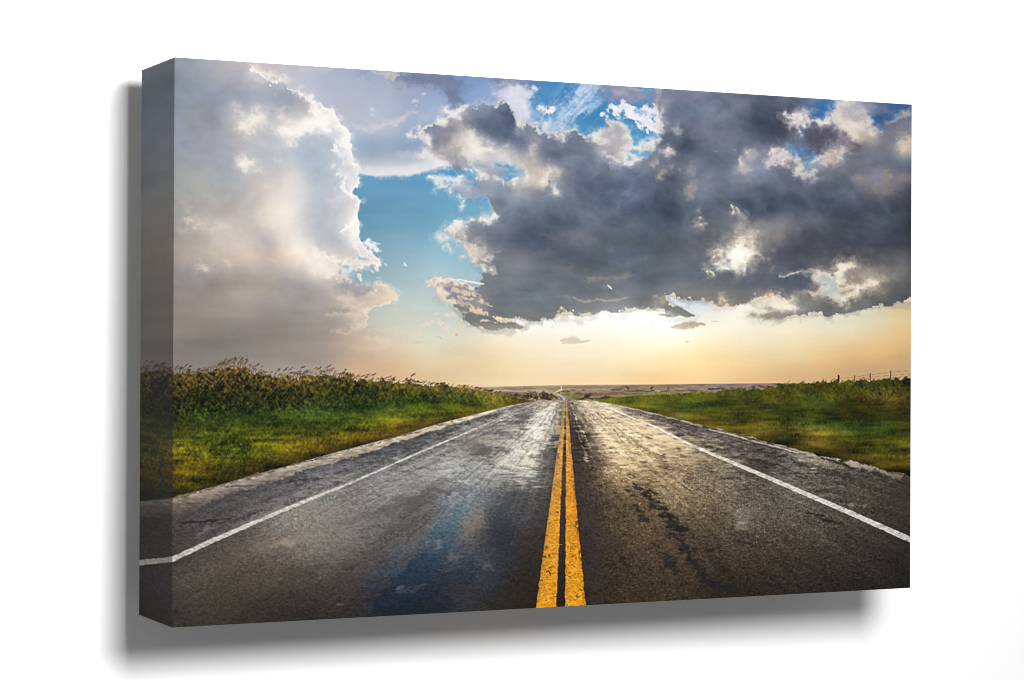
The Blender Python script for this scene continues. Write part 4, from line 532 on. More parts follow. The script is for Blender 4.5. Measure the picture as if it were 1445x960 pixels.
LT = [(196, 527), (222, 522), (247, 525), (265, 528), (281, 527), (295, 523), (306, 519), (320, 517), (333, 515), (346, 519), (360, 524), (372, 528), (390, 531), (405, 532), (420, 531), (440, 527), (461, 526), (475, 532), (480, 530), (498, 533), (514, 534), (530, 537), (547, 537), (562, 540), (577, 538), (592, 542), (610, 544), (626, 543), (645, 546), (671, 549), (690, 553), (705, 556), (723, 560), (745, 564), (760, 566)]
LB = [(196, 722), (247.5, 701.5), (280, 693), (306, 686), (344, 675), (382, 664), (410, 657), (439, 648.6), (480, 637), (500, 632), (535, 622.6), (570, 613.6), (597, 605), (624, 597), (655, 589), (682.5, 582), (705, 576), (727.5, 571), (745, 568), (762, 565.7)]
xs, ys = zip(*LT); yt = np.interp(XX[0], xs, ys)[None]
xb, yb = zip(*LB); yb_ = np.interp(XX[0], xb, yb)[None]
sc = sst(760, 400, XX)
lm = sst(-.8, 1.0, YY - yt + (EDGES * 2.4 + lean * 1.2) * sc * .9 - .4) * sst(.8, -.8, YY - yb_ + EDGES * 1.1 * sc) * (XX < 764)
over(lm, vcol)
RT = [(838, 565), (848, 563.4), (856, 562.6), (870, 561), (881, 560), (897, 558), (915, 557.4), (937, 556.6), (960, 555), (985, 554), (1000, 554.5), (1010, 553), (1022, 552), (1045, 547.6), (1060, 548.6), (1074, 548.5), (1086, 545.6), (1097, 544), (1115, 542.8), (1135, 540.8), (1158, 539.6), (1180, 537.6), (1205, 537), (1225, 536.4), (1250, 535.8), (1268, 535), (1285, 533.6), (1300, 533)]
RB = [(836, 565.2), (862, 569.6), (888, 575), (906, 579), (924, 583), (942, 587.6), (960, 592), (976, 596.6), (991.5, 600), (1004, 603.5), (1016, 604.5), (1030, 611), (1045, 614.6), (1062, 617), (1080, 623), (1095, 627), (1118, 632.6), (1139, 638.5), (1158, 643.4), (1175, 646), (1185, 648), (1205, 652), (1230, 658), (1250, 665), (1268, 668), (1285, 671), (1300, 674)]
xs, ys = zip(*RT); yt = np.interp(XX[0], xs, ys)[None]
xs, ys = zip(*RB); yrb = np.interp(XX[0], xs, ys)[None]
sc = sst(840, 1100, XX)
rm = sst(-.8, 1.0, YY - yt + (EDGES * 1.5 + lean * .8) * sc) * sst(.8, -.8, YY - yrb + (EDGES * .7 + EDGE * .4) * sc) * (XX > 834)
# ---- road
YH, XV = 556.0, 797.5
z = np.maximum(YY - YH, 1.0)
RX = (XX - XV) / z * 300; RZ = 30000 / z
def tile(n, s, seed, octv, gain):
    g = np.random.RandomState(seed); o = 0; a = 1
    for k in range(octv):
        m = max(int(n / s), 2); L = g.standard_normal((m, m)).astype(np.float32)
        p = np.arange(n) / n * m; i = np.floor(p).astype(int); t = (p - i); t = t * t * (3 - 2 * t)
        A = np.zeros((n, m), np.float32); A[np.arange(n), i % m] += 1 - t; A[np.arange(n), (i + 1) % m] += t
        o = o + a * (A @ L @ A.T); a *= gain; s /= 2
    return o / o.std()
T1 = tile(512, 24, 61, 5, .75); T2 = tile(512, 6, 62, 3, .8)
grain = samp(T2, RX * 2.6, RZ * 1.5, True)                 # chippings
mid = samp(T1, RX * .8, RZ * .8, True)
ruts = samp(T1, RX * 1.1 + 77, RZ * .05, True)
ruts2 = samp(T2, RX * 1.3 + 31, RZ * .03, True)
PG = fbm(3.2, 1.3, 63, 3, .75); PG2 = fbm(9, 1.7, 64, 3, .7); PG3 = fbm(2, 1.4, 65, 2, .8); PG4 = fbm(13, 1.1, 67, 3, .85); FGR = fbm(1.6, 1.0, 66, 1)
ROAD = pts5('''770 573 206 192 172;778 568 200 186 164;760 580 186 174 156;742 588 128 120 112;752 600 222 209 187;764 606 232 220 198;735 610 150 142 130;748 622 218 209 188;757 630 222 212 190;722 640 188 182 166;742 648 196 190 172;768 640 150 140 124;780 622 108 98 86;786 602 148 136 118;776 655 100 90 80;710 580 142 134 126;706 600 168 160 146;728 576 150 140 128
650 640 156 152 142;668 624 158 150 138;640 628 130 126 118;684 634 96 92 88;660 632 128 122 116;700 612 150 144 132;720 598 156 148 134;600 662 138 134 126;620 700 114 110 108;560 690 138 132 124;520 700 122 114 106;585 718 80 76 74;640 664 168 166 154;700 660 154 148 134;742 680 114 110 104;720 692 84 84 88;690 690 110 110 110;676 702 104 112 120;648 722 92 110 124;636 744 72 98 124;618 764 64 90 114;600 790 44 66 92;580 820 30 50 78;556 842 28 44 68;622 820 34 50 76
664 822 46 55 70;640 850 44 48 58;684 790 52 60 76;704 760 48 50 58;724 740 58 58 64;744 720 72 68 66;760 700 74 66 60;772 682 88 80 70;750 800 48 42 38;720 830 44 40 36;700 850 42 38 36;742 770 54 48 44;664 736 122 114 104;650 760 78 82 88;672 770 78 78 80;690 740 66 66 70;700 720 74 74 76;690 710 92 92 94
450 700 124 116 106;400 722 128 118 108;450 762 114 104 94;400 782 106 96 86;350 762 96 86 78;300 802 80 72 64;260 822 72 66 60;350 842 62 55 48;260 872 54 49 44;420 852 52 46 42;480 842 58 52 48;500 802 78 70 64;540 762 90 86 82;562 742 84 80 78;500 740 108 100 94;470 802 86 78 72;545 800 64 64 68;400 812 80 72 64;440 822 70 62 56;580 780 74 80 88;570 760 94 90 84;600 740 96 92 88;610 720 92 88 84;520 772 94 90 84;530 842 42 46 56;490 862 50 45 42;600 850 34 40 54
285 742 74 69 68;330 722 84 78 76;400 702 100 94 94;460 672 106 100 100;520 652 92 88 90;580 632 88 86 88;640 606 100 96 94;700 586 106 99 94;247 762 62 57 54;262 736 74 69 66;210 760 56 52 48;210 800 58 53 49;210 850 48 44 40;730 574 116 106 98
812 600 70 60 58;815 640 72 62 56;820 680 66 56 50;830 720 60 50 45;842 780 50 42 37;832 840 39 34 30;805 578 96 86 80;822 576 206 192 168;836 590 222 203 172;850 610 228 208 172;872 640 216 190 148;880 660 188 162 122;900 640 206 180 140;920 622 226 202 162;900 600 216 194 160;880 590 196 178 148;862 574 206 190 164;842 570 196 180 156;940 640 174 152 116;960 642 150 130 102;900 682 132 112 84;880 702 100 84 62;860 682 120 102 78;850 660 122 104 80;842 642 104 90 74;832 620 96 84 72;826 600 130 116 100
960 680 142 122 96;1000 682 126 112 92;1040 702 106 95 81;1000 722 96 83 67;950 720 112 94 70;900 742 80 68 52;870 742 78 66 50;940 762 82 68 52;1000 762 75 64 52;1080 742 80 72 62;1120 762 66 58 50;1180 782 55 49 43;1240 802 43 39 35;1270 822 32 29 27;1200 822 36 33 30;1100 822 48 42 36;1040 822 46 38 30;960 822 60 50 38;900 822 62 50 38;860 832 56 45 34;1030 782 68 58 48;1150 742 84 77 69;1060 720 98 88 76;900 780 74 61 46;1140 800 52 46 40;860 800 54 45 36
882 573 122 112 106;920 589 104 95 90;960 606 108 97 88;1000 620 116 105 93;1040 640 100 92 84;1080 652 70 64 60;1100 662 86 80 74;1140 660 118 110 100;1160 682 84 77 69;1200 692 80 74 66;1240 722 60 55 48;1280 722 52 48 42;1280 752 48 44 38;1240 692 74 67 59;1120 692 100 94 84;1180 722 78 72 64;1150 652 140 130 116;1060 630 96 88 80;1285 700 52 48 42;1200 668 92 86 78;1240 675 80 74 66''')
road = tps(ROAD, lam=.8, step=4)
bl_ = np.maximum(road[..., 2] - road[..., 0], 0)[..., None]; road = road + (road.mean(-1, keepdims=True) - road) * np.clip(bl_ / 45, 0, .6)
cool = sst(800, 780, XX) * sst(566, 585, YY) * (.25 + .75 * sst(800, 700, YY)) * (.3 + .7 * sst(300, 480, XX)); mid_ = cool * sst(790, 700, YY)
road = road + (road.mean(-1, keepdims=True) * np.array((.985, 1.0, 1.005), np.float32) - road) * (.5 * cool)[..., None] * (1 - np.clip(bl_ / 40, 0, 1))
road = road * (1 + .10 * mid_ * sst(300, 420, XX))[..., None]
amp = sst(560, 640, YY)
L = road.mean(-1)
nr = sst(620, 740, YY)
n = (PG * (.06 - .035 * nr) + PG2 * .05 * sst(740, 600, YY) + PG3 * .045 * nr + mid * .03 + FGR * .06 + PG4 * .05 * (1 - sst(590, 690, YY)))
right = sst(790, 830, XX) * sst(1300, 1200, XX)
n = n * (1 + .5 * right * sst(590, 640, YY)) + ruts * .06 * (1 - sst(690, 780, YY)) * sst(566, 580, YY) + ruts2 * .05 * (1 - sst(640, 720, YY))
n = n + np.where(n > .22, (n - .22) * .8, 0) * right
wetp = (STREAK * .5 + PG2 * .6 + samp(T1, RX * .5 + 40, RZ * .12, True) * .6)
n = n + wetp * .06 * sst(570, 590, YY) * sst(720, 660, YY)
wh = np.random.RandomState(8).standard_normal(XX.shape).astype(np.float32)
n = n + wh * (.045 + .035 * right) * sst(600, 700, YY) * (1 + .5 * right) + np.clip(wh - 2.3, 0, 1) * .5 * right * sst(620, 700, YY)
roadc = road * np.clip(1 + n, .3, 2.2)[..., None]
grey = roadc.mean(-1, keepdims=True)
roadm = sst(564.2, 565.8, YY - np.clip((np.abs(XX - 797) - 20) * .0, 0, 2)) * (XX > 752 - (YY - 566) * 6) * (XX < 840 + (YY - 566) * 6)
# below the verge lines everything is pavement
lmask = sst(-.8, .8, YY - yb_) * (XX < 764) + (XX >= 764) * (XX <= 836) + sst(-.8, .8, YY - yrb) * (XX > 836)
over(np.clip(lmask, 0, 1) * sst(564.6, 566, YY), roadc)
# concrete shoulder on the left
SI = [(196, 744), (247, 728), (271, 723), (300, 709), (326, 698), (355, 690), (382, 683.5), (418, 668), (461, 656.5), (499, 647), (525, 637), (552, 627), (579, 619), (615, 607), (660, 593), (705, 579), (739, 569.6), (756, 566.2)]
xs, ys = zip(*SI); ys_ = np.interp(XX[0], xs, ys)[None]
CC = pts5('''200 725 92 84 76;260 710 122 110 98;320 694 134 124 114;400 668 150 140 128;480 645 168 156 140;560 620 188 174 152;640 597 204 190 166;700 580 212 196 170;750 568 206 190 164;300 705 110 100 92;380 678 128 118 110;460 658 148 138 126''')
cc = tps(CC) * (1 + PG * .06 + PG2 * .06 + EDGE * .03)[..., None]
near_l = sst(760, 300, XX)
over(sst(-1, 1, ys_ - YY + (EDGES * 1.5 + EDGE * 1.3 + PG * .8) * near_l) * sst(-.8, .8, YY - yb_) * (XX < 757), cc)
stroke([(196, 721, 1), (247, 702.6, 1), (306, 687.4, 1), (382, 665.4, .9), (439, 650, .8), (500, 633.4, .7), (570, 615, .6), (640, 594, .5)], 1, (72, 62, 40), .55, 1.2, .8)
stroke([(200, 738, 1.4), (262, 731, 1.2), (300, 709, 1.6), (330, 698.5, 1.6), (360, 691, 1.4), (400, 677, 1.2), (440, 663, 1), (480, 652, 1), (520, 641, .9)], 1.4, (62, 57, 57), .6, 1.6, .8)
stroke([(247, 738, 1), (270, 737, 1.4), (300, 734.6, 1.6), (326, 732, 1)], 1.3, (36, 34, 34), .85, .6); stroke([(385, 684, 1), (420, 678, 1.2), (455, 675, .8)], 1, (60, 56, 56), .8, .8); stroke([(320, 687, .8), (360, 686, .7), (395, 683, .6)], .7, (74, 68, 62), .7, .8); stroke([(505, 642, .8), (530, 640.6, 1), (560, 640, .6)], .9, (64, 60, 58), .8, .6); stroke([(570, 613, .6), (590, 611, .6), (610, 610.6, .5)], .6, (110, 96, 80), .7, .6)
stroke([(438, 649.6, .7), (460, 647.6, .6), (482, 646, .6)], .6, (78, 70, 64), .7, .6)
# cracks in the strip outside the left line
for k, q in enumerate(([(262, 752), (290, 742), (330, 735), (380, 720)], [(300, 752), (340, 732), (390, 712)], [(270, 745), (320, 724), (370, 706), (420, 690)], [(400, 714), (440, 696), (480, 682)], [(420, 686), (470, 668), (520, 656), (560, 644)], [(520, 664), (560, 648), (600, 630), (640, 612)], [(600, 622), (650, 603), (690, 588), (730, 574)])):
    stroke([(x, y, .9) for x, y in q], .9, (52, 48, 50), .45, 2.2, .9); stroke([(x + 8, y + 5, .8) for x, y in q], .9, (140, 134, 130), .3, 2.4, .9)
# dark streaks and bright water on the left lane
# long wet sheen down the wheel tracks
for p_, w_, c_, o_ in (([(740, 585), (690, 618), (620, 665), (540, 715), (450, 765)], (3, 9, 16, 22, 26), (150, 148, 144), .30), ([(760, 600), (735, 640), (705, 670)], (6, 14, 16), (206, 200, 186), .30), ([(850, 590), (880, 625), (910, 655), (950, 690)], (5, 12, 16, 18), (214, 188, 144), .26), ([(905, 592), (960, 622), (1030, 660)], (3, 8, 12), (190, 170, 140), .22)):
    stroke([(a_[0], a_[1], b_) for a_, b_ in zip(p_, w_)], 10, c_, o_, .7, 1., PG2)
stroke([(789, 567, 1.4), (781, 585, 4), (770, 605, 8), (757, 632, 13), (742, 655, 16)], 8, (234, 224, 205), .66, .8, 1, PG2)
stroke([(786, 568, .8), (774, 586, 2), (762, 604, 3), (748, 625, 4)], 3, (244, 236, 220), .65, 1.0, 1, PG2)
stroke([(793, 570, .6), (787, 590, 1.2), (780, 620, 2.4), (768, 660, 4)], 2, (92, 82, 78), .5, 1.8, 1, PG2)
stroke([(792, 572, .5), (789, 596, .8), (785, 620, 1), (781, 640, 1.2)], 1, (214, 188, 152), .5, 2, 1, PG2)
for x, y, rx, ry, col, op in ((741, 588, 10, 1.6, (92, 84, 82), .75), (733, 596, 17, 1.3, (80, 74, 74), .75), (737, 605, 7, .9, (88, 80, 76), .8), (712, 611, 18, 1.1, (92, 86, 82), .7), (722, 614.6, 14, .9, (100, 92, 86), .6), (715, 618, 9, .8, (104, 96, 90), .5), (710, 636, 9, 2, (86, 82, 80), .6), (684, 634, 20, 3.4, (92, 88, 86), .6), (668, 636, 14, 2, (104, 98, 92), .5), (752, 645, 6, 1.6, (112, 102, 90), .6), (771, 600, 4, 1.4, (112, 100, 90), .55), (761, 622, 3.6, 1.6, (128, 118, 102), .6), (768, 609, 5, 2, (118, 106, 94), .5), (775, 642, 8, 3, (84, 76, 70), .5), (780, 660, 6, 4, (80, 72, 66), .5), (726, 575, 14, .8, (110, 100, 96), .6), (748, 572, 10, .7, (112, 100, 94), .6), (772, 567.5, 9, .7, (118, 108, 100), .5), (700, 590, 22, 1, (104, 98, 92), .5), (690, 600, 20, 1, (112, 106, 98), .45), (672, 610, 22, 1, (112, 106, 100), .4), (650, 622, 26, 1.2, (106, 102, 98), .45), (700, 622, 22, 1, (184, 176, 160), .6), (664, 617, 24, 1, (180, 172, 158), .5), (630, 644, 34, 1.6, (170, 164, 152), .4), (720, 606.5, 24, .8, (202, 192, 174), .6), (716, 600, 26, .8, (190, 180, 164), .5), (712, 626, 26, 1.2, (186, 180, 164), .45), (690, 648, 40, 1.6, (176, 170, 156), .45), (580, 672, 40, 2, (150, 144, 136), .4), (596, 700, 34, 3, (78, 76, 76), .5), (560, 716, 40, 4, (74, 71, 70), .45), (640, 690, 26, 3, (84, 82, 82), .45), (620, 680, 30, 2, (88, 86, 84), .35), (520, 730, 46, 4, (86, 80, 78), .35), (470, 716, 40, 5, (146, 134, 122), .3), (380, 770, 34, 5, (134, 120, 104), .35), (400, 767, 14, 2.4, (170, 154, 134), .5), (440, 750, 30, 4, (128, 116, 104), .3), (430, 806, 26, 8, (54, 48, 44), .45), (380, 820, 40, 8, (96, 86, 74), .25)):
    dab(x, y, rx * 1.15, ry * (1.7 if ry < 3.6 else 1.1), col, op, -12 if x < 640 else 0, .75, .9, tex=PG2)
for k in range(46):
    g_ = np.random.RandomState(500 + k); sd = 1 if k % 2 else -1
    a_ = (.3 + 1.7 * g_.rand()) if sd > 0 else -(.35 + 2.6 * g_.rand() ** 1.2)
    y0_ = 567 + 12 * g_.rand(); y1_ = y0_ + 25 + 70 * g_.rand(); lit = g_.rand() < .5
    c_ = ((246, 226, 188) if sd > 0 else (226, 216, 198)) if lit else ((104, 88, 72) if sd > 0 else (98, 92, 88))
    stroke([(XV + a_ * (y - 557), y, .35 + (y - 560) * .012) for y in np.linspace(y0_, y1_, 6)], 1, c_, .42, 1.3, .9, PG2)
# blue sky mirrored in the left wheel track
PUD = [(655, 701), (673, 701), (669, 720), (656, 738), (650, 755), (648, 765), (660, 775), (680, 785), (694, 795), (691, 810), (681, 822), (667, 838), (652, 850), (640, 872), (515, 878), (530, 850), (548, 825), (560, 812), (583, 792), (596, 778), (608, 765), (616, 750), (626, 735), (636, 722), (645, 710)]
F = sdf(PUD); dp, _ = at(F, PG2 * 2.2 + EDGE * 2.2, EDGE * 1.6)
left_ = sst(20, -10, XX - (660 - (YY - 701) * .52))                     # the left rim is crisp, the right one fades out
pm = sst(-1.5, 2.5 + 14 * (1 - left_), dp)
pc = tps(pts5('662 704 118 128 134;645 735 86 106 120;625 762 62 84 104;604 788 44 62 82;580 815 32 46 66;552 845 27 38 54;640 800 46 54 68;680 800 54 60 74;650 835 38 41 50;600 845 29 37 52'))
over(pm * np.clip(.78 + PG2 * .12 + EDGE * .16 + SOFTN * .06, .15, .95) * sst(694, 714, YY), pc * np.array((.98, 1.0, .95), np.float32) * (1 + PG * .05 + FGR * .07)[..., None])
for x, y, rx, ry, col, op in ((674, 728, 8, 9, (130, 124, 116), .45), (668, 742, 9, 10, (120, 113, 104), .42), (655, 754, 8, 6, (112, 108, 102), .45), (640, 786, 7, 6, (116, 112, 106), .5), (617, 765, 4, 5, (134, 140, 140), .5), (584, 830, 24, 3, (74, 80, 90), .5), (566, 830, 8, 2, (110, 108, 104), .5), (634, 802, 16, 3, (86, 94, 104), .45), (690, 798, 8, 5, (96, 98, 104), .5), (560, 804, 16, 3, (54, 76, 104), .4), (524, 826, 10, 2, (40, 60, 90), .6), (500, 826, 6, 1.6, (44, 60, 84), .6), (540, 806, 14, 4, (66, 84, 104), .5), (525, 812, 18, 3, (60, 74, 94), .4), (574, 770, 20, 8, (98, 100, 104), .3), (560, 780, 20, 5, (76, 90, 108), .35), (646, 836, 16, 10, (62, 56, 52), .4), (662, 846, 12, 6, (48, 44, 42), .4), (600, 716, 24, 3, (108, 120, 128), .35), (560, 740, 26, 3, (98, 106, 114), .3), (700, 765, 16, 12, (44, 44, 50), .45), (714, 745, 14, 10, (52, 53, 60), .4), (718, 700, 20, 8, (70, 72, 80), .4), (704, 728, 12, 14, (58, 60, 68), .35), (478, 854, 6, 2.4, (120, 112, 104), .6)):
    dab(x, y, rx, ry, col, op, -20, .75, 1., tex=PG)
# right lane: water bands, ruts, trail of dark patches
stroke([(822, 567, 1), (832, 580, 4), (850, 603, 8), (872, 632, 12), (884, 652, 10)], 8, (240, 218, 178), .52, 1.1, 1, PG2)
stroke([(846, 569, 1), (880, 586, 4), (920, 610, 10), (950, 634, 12)], 8, (236, 210, 170), .5, 1.0, 1, PG2)
stroke([(838, 578, .5), (862, 602, 1), (880, 625, 1)], 1, (112, 94, 74), .7, 1.2); stroke([(846, 582, .5), (872, 605, .8), (893, 628, .8)], .8, (120, 100, 80), .55, 1.4); stroke([(818, 578, .6), (830, 605, 1.2), (840, 640, 1.6), (846, 665, 2)], 1.4, (92, 78, 66), .5, 1.8, 1, PG2); stroke([(812, 578, .6), (818, 600, 1), (824, 625, 1.4), (828, 650, 2)], 1.2, (214, 192, 156), .35, 2.2, 1, PG2)
stroke([(803, 570, 1.2), (808, 600, 3), (813, 640, 5), (820, 690, 7), (832, 760, 10), (842, 850, 12)], 6, (58, 49, 46), .5, .9, 1, PG2)
for x, y, rx, ry, col, op in ((868, 612, 14, 1, (128, 104, 80), .5), (890, 623, 24, .9, (132, 108, 82), .5), (900, 629, 24, 1, (126, 104, 78), .45), (872, 646, 20, 1.4, (130, 108, 80), .4), (860, 654, 16, 1.6, (108, 90, 70), .4), (935, 616, 16, 1.4, (246, 226, 188), .6), (905, 610, 18, 1.2, (244, 224, 186), .5), (880, 600, 18, 1.1, (240, 220, 184), .5), (858, 628, 14, 2, (246, 226, 182), .6), (876, 650, 12, 2, (232, 202, 152), .5), (955, 628, 20, 1.4, (226, 200, 158), .5), (905, 650, 20, 2, (222, 192, 146), .4), (975, 650, 24, 3, (168, 146, 112), .4), (928, 660, 24, 2.4, (150, 126, 92), .35), (1046, 733, 6, 4, (196, 188, 180), .6), (1044, 742, 8, 4, (156, 148, 140), .45), (1056, 728, 12, 5, (120, 110, 98), .4), (1040, 722, 10, 2, (140, 130, 116), .4), (1052, 669, 10, 1.4, (70, 62, 54), .6), (1045, 671, 14, 1, (150, 134, 112), .4)):
    dab(x, y, rx, ry, col, op, 0, .8, 1., tex=PG2)
for x, y, rx, ry in ((889, 671, 5, 1.2), (901, 690, 7, 1.6), (895, 684, 4, 1), (911, 697, 5, 3), (919, 705, 6, 2), (912, 701, 4, 2), (924, 696, 8, 1.4), (930, 708, 8, 1.6), (897, 716, 7, 2), (900, 722, 6, 2.4), (912, 733, 7, 2.6), (922, 713, 7, 2), (931, 722, 7, 4), (936, 727, 6, 3), (947, 726, 5, 3), (953, 733, 9, 5), (949, 741, 10, 5), (957, 748, 10, 5), (948, 755, 9, 3), (962, 758, 9, 5), (966, 767, 9, 4), (973, 778, 9, 6), (979, 789, 9, 6), (983, 798, 11, 5), (990, 808, 14, 6), (1000, 818, 16, 6), (1012, 828, 20, 6), (1030, 834, 20, 5), (942, 785, 9, 3), (940, 793, 8, 3), (945, 797, 6, 4), (926, 771, 7, 2), (975, 800, 14, 3), (955, 805, 8, 2), (1020, 803, 10, 2), (1000, 776, 8, 2), (885, 694, 4, 1.2), (893, 701, 4, 1.4), (905, 728, 4, 2), (878, 788, 6, 2), (885, 797, 5, 2), (1050, 766, 16, 2), (1150, 726, 18, 2), (1172, 736, 16, 2), (1100, 815, 16, 3), (1090, 827, 14, 3)):
    dab(x, y, rx * .95, ry * 1.1, (34, 32, 32), .8, 14, .65, .9, tex=PG * 1.1 + EDGES * .4)
stroke([(922, 706, 4), (944, 732, 6), (958, 752, 7), (972, 780, 8), (990, 808, 10), (1020, 832, 12)], 8, (35, 33, 32), .5, 1.0, .8, PG + EDGES * .4)
for x, y, rx, ry, op in ((925, 616, 44, 9, .30), (962, 636, 34, 8, .26), (880, 606, 40, 14, .22), (880, 640, 30, 12, .2)): dab(x, y, rx, ry, (252, 230, 188), op, 24, 1., .6, tex=PG2)
# right margin: broken edge, puddles along the grass
stroke([(870, 571.6, .6), (900, 578.6, .8), (930, 586, 1), (960, 593.4, 1.2), (990, 601.4, 1.2)], 1, (214, 198, 174), .7, .4, .9, PG2)
stroke([(1000, 606, .8), (1030, 613, .9), (1067, 623.6, 1), (1100, 632, 1), (1126, 639, .9)], .9, (216, 204, 186), .75, .35)
stroke([(1000, 608.4, .7), (1030, 615.6, .8), (1067, 626.4, .9), (1100, 635, .9)], .8, (60, 52, 46), .6, .35)
lumr = ((1020, 605.6, 5, 1.4), (1015, 606, 4, 1.2), (1040, 612, 5, 1.2), (1058, 616.6, 4, 1.6), (1063, 618, 5, 1), (1082, 622.6, 5, 1.4), (1075, 622, 4, 1), (1100, 629, 8, 1), (1120, 634, 10, 1.2), (1136, 639.6, 9, 1.4), (1150, 643, 6, 1.4))
for x, y, rx, ry in lumr: dab(x, y, rx, ry, (200, 188, 168), .6, 14, .7, .4)
for x, y, rx, ry, col, op in ((1186, 648, 8, 3, (196, 184, 166), .85), (1200, 653, 10, 3.6, (186, 174, 158), .85), (1210, 650, 8, 4, (200, 188, 172), .8), (1220, 656, 12, 4, (178, 168, 152), .85), (1236, 661, 12, 4, (168, 156, 140), .8), (1252, 667, 12, 4, (150, 138, 122), .8), (1266, 673, 10, 4, (132, 120, 106), .8), (1278, 672, 5, 3, (148, 136, 120), .6), (1150, 650, 20, 4, (150, 140, 126), .4), (1165, 656, 18, 3, (146, 136, 122), .4), (1140, 650, 12, 3, (156, 146, 132), .4)):
    dab(x, y, rx, ry, col, op * .9, 18, .6, .5)
stroke([(1160, 646, 1), (1180, 652, 1.6), (1200, 660, 1.6), (1230, 668, 1.6), (1260, 677, 1.4), (1285, 686, 1.4)], 1.4, (46, 42, 40), .85, .8); stroke([(1050, 651, 1), (1080, 650, 1.8), (1110, 643, 1.4)], 1.4, (52, 47, 45), .7, 1.2); stroke([(1105, 645, 1), (1130, 655, 1.8), (1165, 667, 2), (1200, 672, 1.6)], 1.6, (50, 46, 44), .7, 1.2); stroke([(1095, 670, .9), (1130, 668, 1), (1165, 669, .8)], .9, (58, 52, 49), .7, 1); stroke([(1045, 637.6, .8), (1080, 637.4, .7)], .8, (60, 54, 50), .7, .8)
stroke([(1190, 672, 1.4), (1220, 686, 2), (1250, 696, 2), (1285, 708, 2)], 2, (50, 46, 42), .5, 1.4)
for k in range(5): stroke([(905 + 34 * k, 586 + 11.5 * k, .5 + .1 * k), (925 + 34 * k, 591 + 11.6 * k, .6), (950 + 34 * k, 600 + 11.5 * k, .5)], .7, (70, 62, 58), .5, 2.2)
for k in range(26):
    g = np.random.RandomState(900 + k); x = 940 + 340 * g.rand(); yb2 = np.interp(x, (890, 1285), (578, 690)); yl2 = np.interp(x, (890, 1285), (589, 763)); y = yb2 + (yl2 - yb2) * (.15 + .7 * g.rand())
    stroke([(x - 14, y - 1, .6), (x, y + 1.5 * g.randn(), .9), (x + 14, y + 2, .6)], .8, (54, 49, 46) if k % 2 else (150, 140, 126), .42, 2.2, 1)
over(rm, vcol)
for x, y in ((1190, 650), (1193, 651), (1217, 652), (1281, 672), (1279, 675), (1160, 640), (1075, 620)): dab(x, y, 4, 2.2, (52, 46, 20), .9, 0, .4, 1)
dab(1060, 620.5, 5, 1.2, (48, 42, 18), .8); dab(1064, 596, 10, 3, (120, 96, 34), .3, 0, .9, .8)
# lane markings
def mark(poly, col, wear, edge=.7):
    edge *= .45
    b0 = [max(int(min(p[0] for p in poly)) - 6, X0), max(int(min(p[1] for p in poly)) - 6, Y0), min(int(max(p[0] for p in poly)) + 8, X1), min(int(max(p[1] for p in poly)) + 8, Y1)]
    w = (slice(b0[1] - Y0, b0[3] - Y0), slice(b0[0] - X0, b0[2] - X0))
    s_, _, _ = sdf(poly, 1, b0)
    k = np.clip((YY[w] - 560) / 200, .1, 1)
    d = samp(s_, XX[w] - b0[0] + EDGES[w] * edge * k, YY[w] - b0[1])
    m = np.clip(sst(-.6, .7, d + PG[w] * .12 * k) * wear[w], 0, 1)[..., None]
    IMG[w] += (col[w] - IMG[w]) * m

wn = PG * .5 + EDGES * .4 + FGR * .3
crk = np.clip(1 - np.exp(-(np.abs(fbm(9, 7, 71, 3, .6)) / .045) ** 2), 0, 1)
lit_ = .955 * tps(pts5('''247 790 196 190 182;350 740 206 200 192;500 680 214 208 198;650 616 218 208 192;740 575 214 200 178;760 567 210 196 172;800 700 210 200 180;843 570 238 222 196;924 602 252 240 218;1005 642 234 224 206;1100 682 212 206 200;1200 726 214 210 206;1285 763 204 200 196;200 812 190 184 176'''))
mark([(196, 809), (247, 783.6), (300, 759.6), (400, 717.2), (499, 678), (588, 639), (646, 614.6), (696, 593.6), (723, 581.4), (752, 569.4), (762, 565.6), (763.4, 565.6), (752, 570.8), (723, 582.8), (696, 595.4), (646, 617), (588, 641.6), (499, 681.8), (400, 722.6), (300, 766.6), (247, 791.6), (196, 817)], lit_ * (1 + PG * .05 + FGR * .05)[..., None], np.clip(1.0 - np.clip(wn - 1.3, 0, 1) * .5, .3, 1), .6)
mark([(841, 568.2), (866, 577.4), (893, 589), (924, 600.6), (971, 624), (1005, 638.6), (1100, 677.6), (1200, 720), (1285, 757.6), (1302, 765), (1302, 774.5), (1285, 766.4), (1200, 727.8), (1100, 684.4), (1005, 643.4), (971, 627.8), (924, 603.6), (893, 591.4), (866, 580), (841, 570.4)], lit_ * (1 + PG * .06 + FGR * .05)[..., None], np.clip(.96 - np.clip(wn - 1.0, 0, 1) * .5, .3, 1), .7)
yl = tps(pts5('''770 857 232 152 20;774 800 226 148 26;782 740 224 148 34;788 690 222 150 46;792 640 216 154 72;795 600 200 150 76;797 570 178 134 72;812 857 236 154 14;810 800 232 152 22;806 740 226 146 24;804 690 222 142 30;802 640 222 152 56;800 600 206 148 62;799 570 184 136 66'''))
yl += (yl.mean(-1, keepdims=True) - yl) * .10
yl = yl * (1 + PG * .05 + FGR * .06 + EDGE * .02)[..., None] + (PG3 * 5)[..., None]
wear1 = np.clip(1.0 - np.clip(wn - .95, 0, 1.5) * .75 * sst(600, 640, YY) - sst(8, 2, (XX - (756 + (857 - YY) * .138)) ) * np.clip(wn + .1, 0, 1) * .55, .12, 1) * (1 - (1 - crk) * .65 * sst(760, 800, YY) * (EDGE > .1))
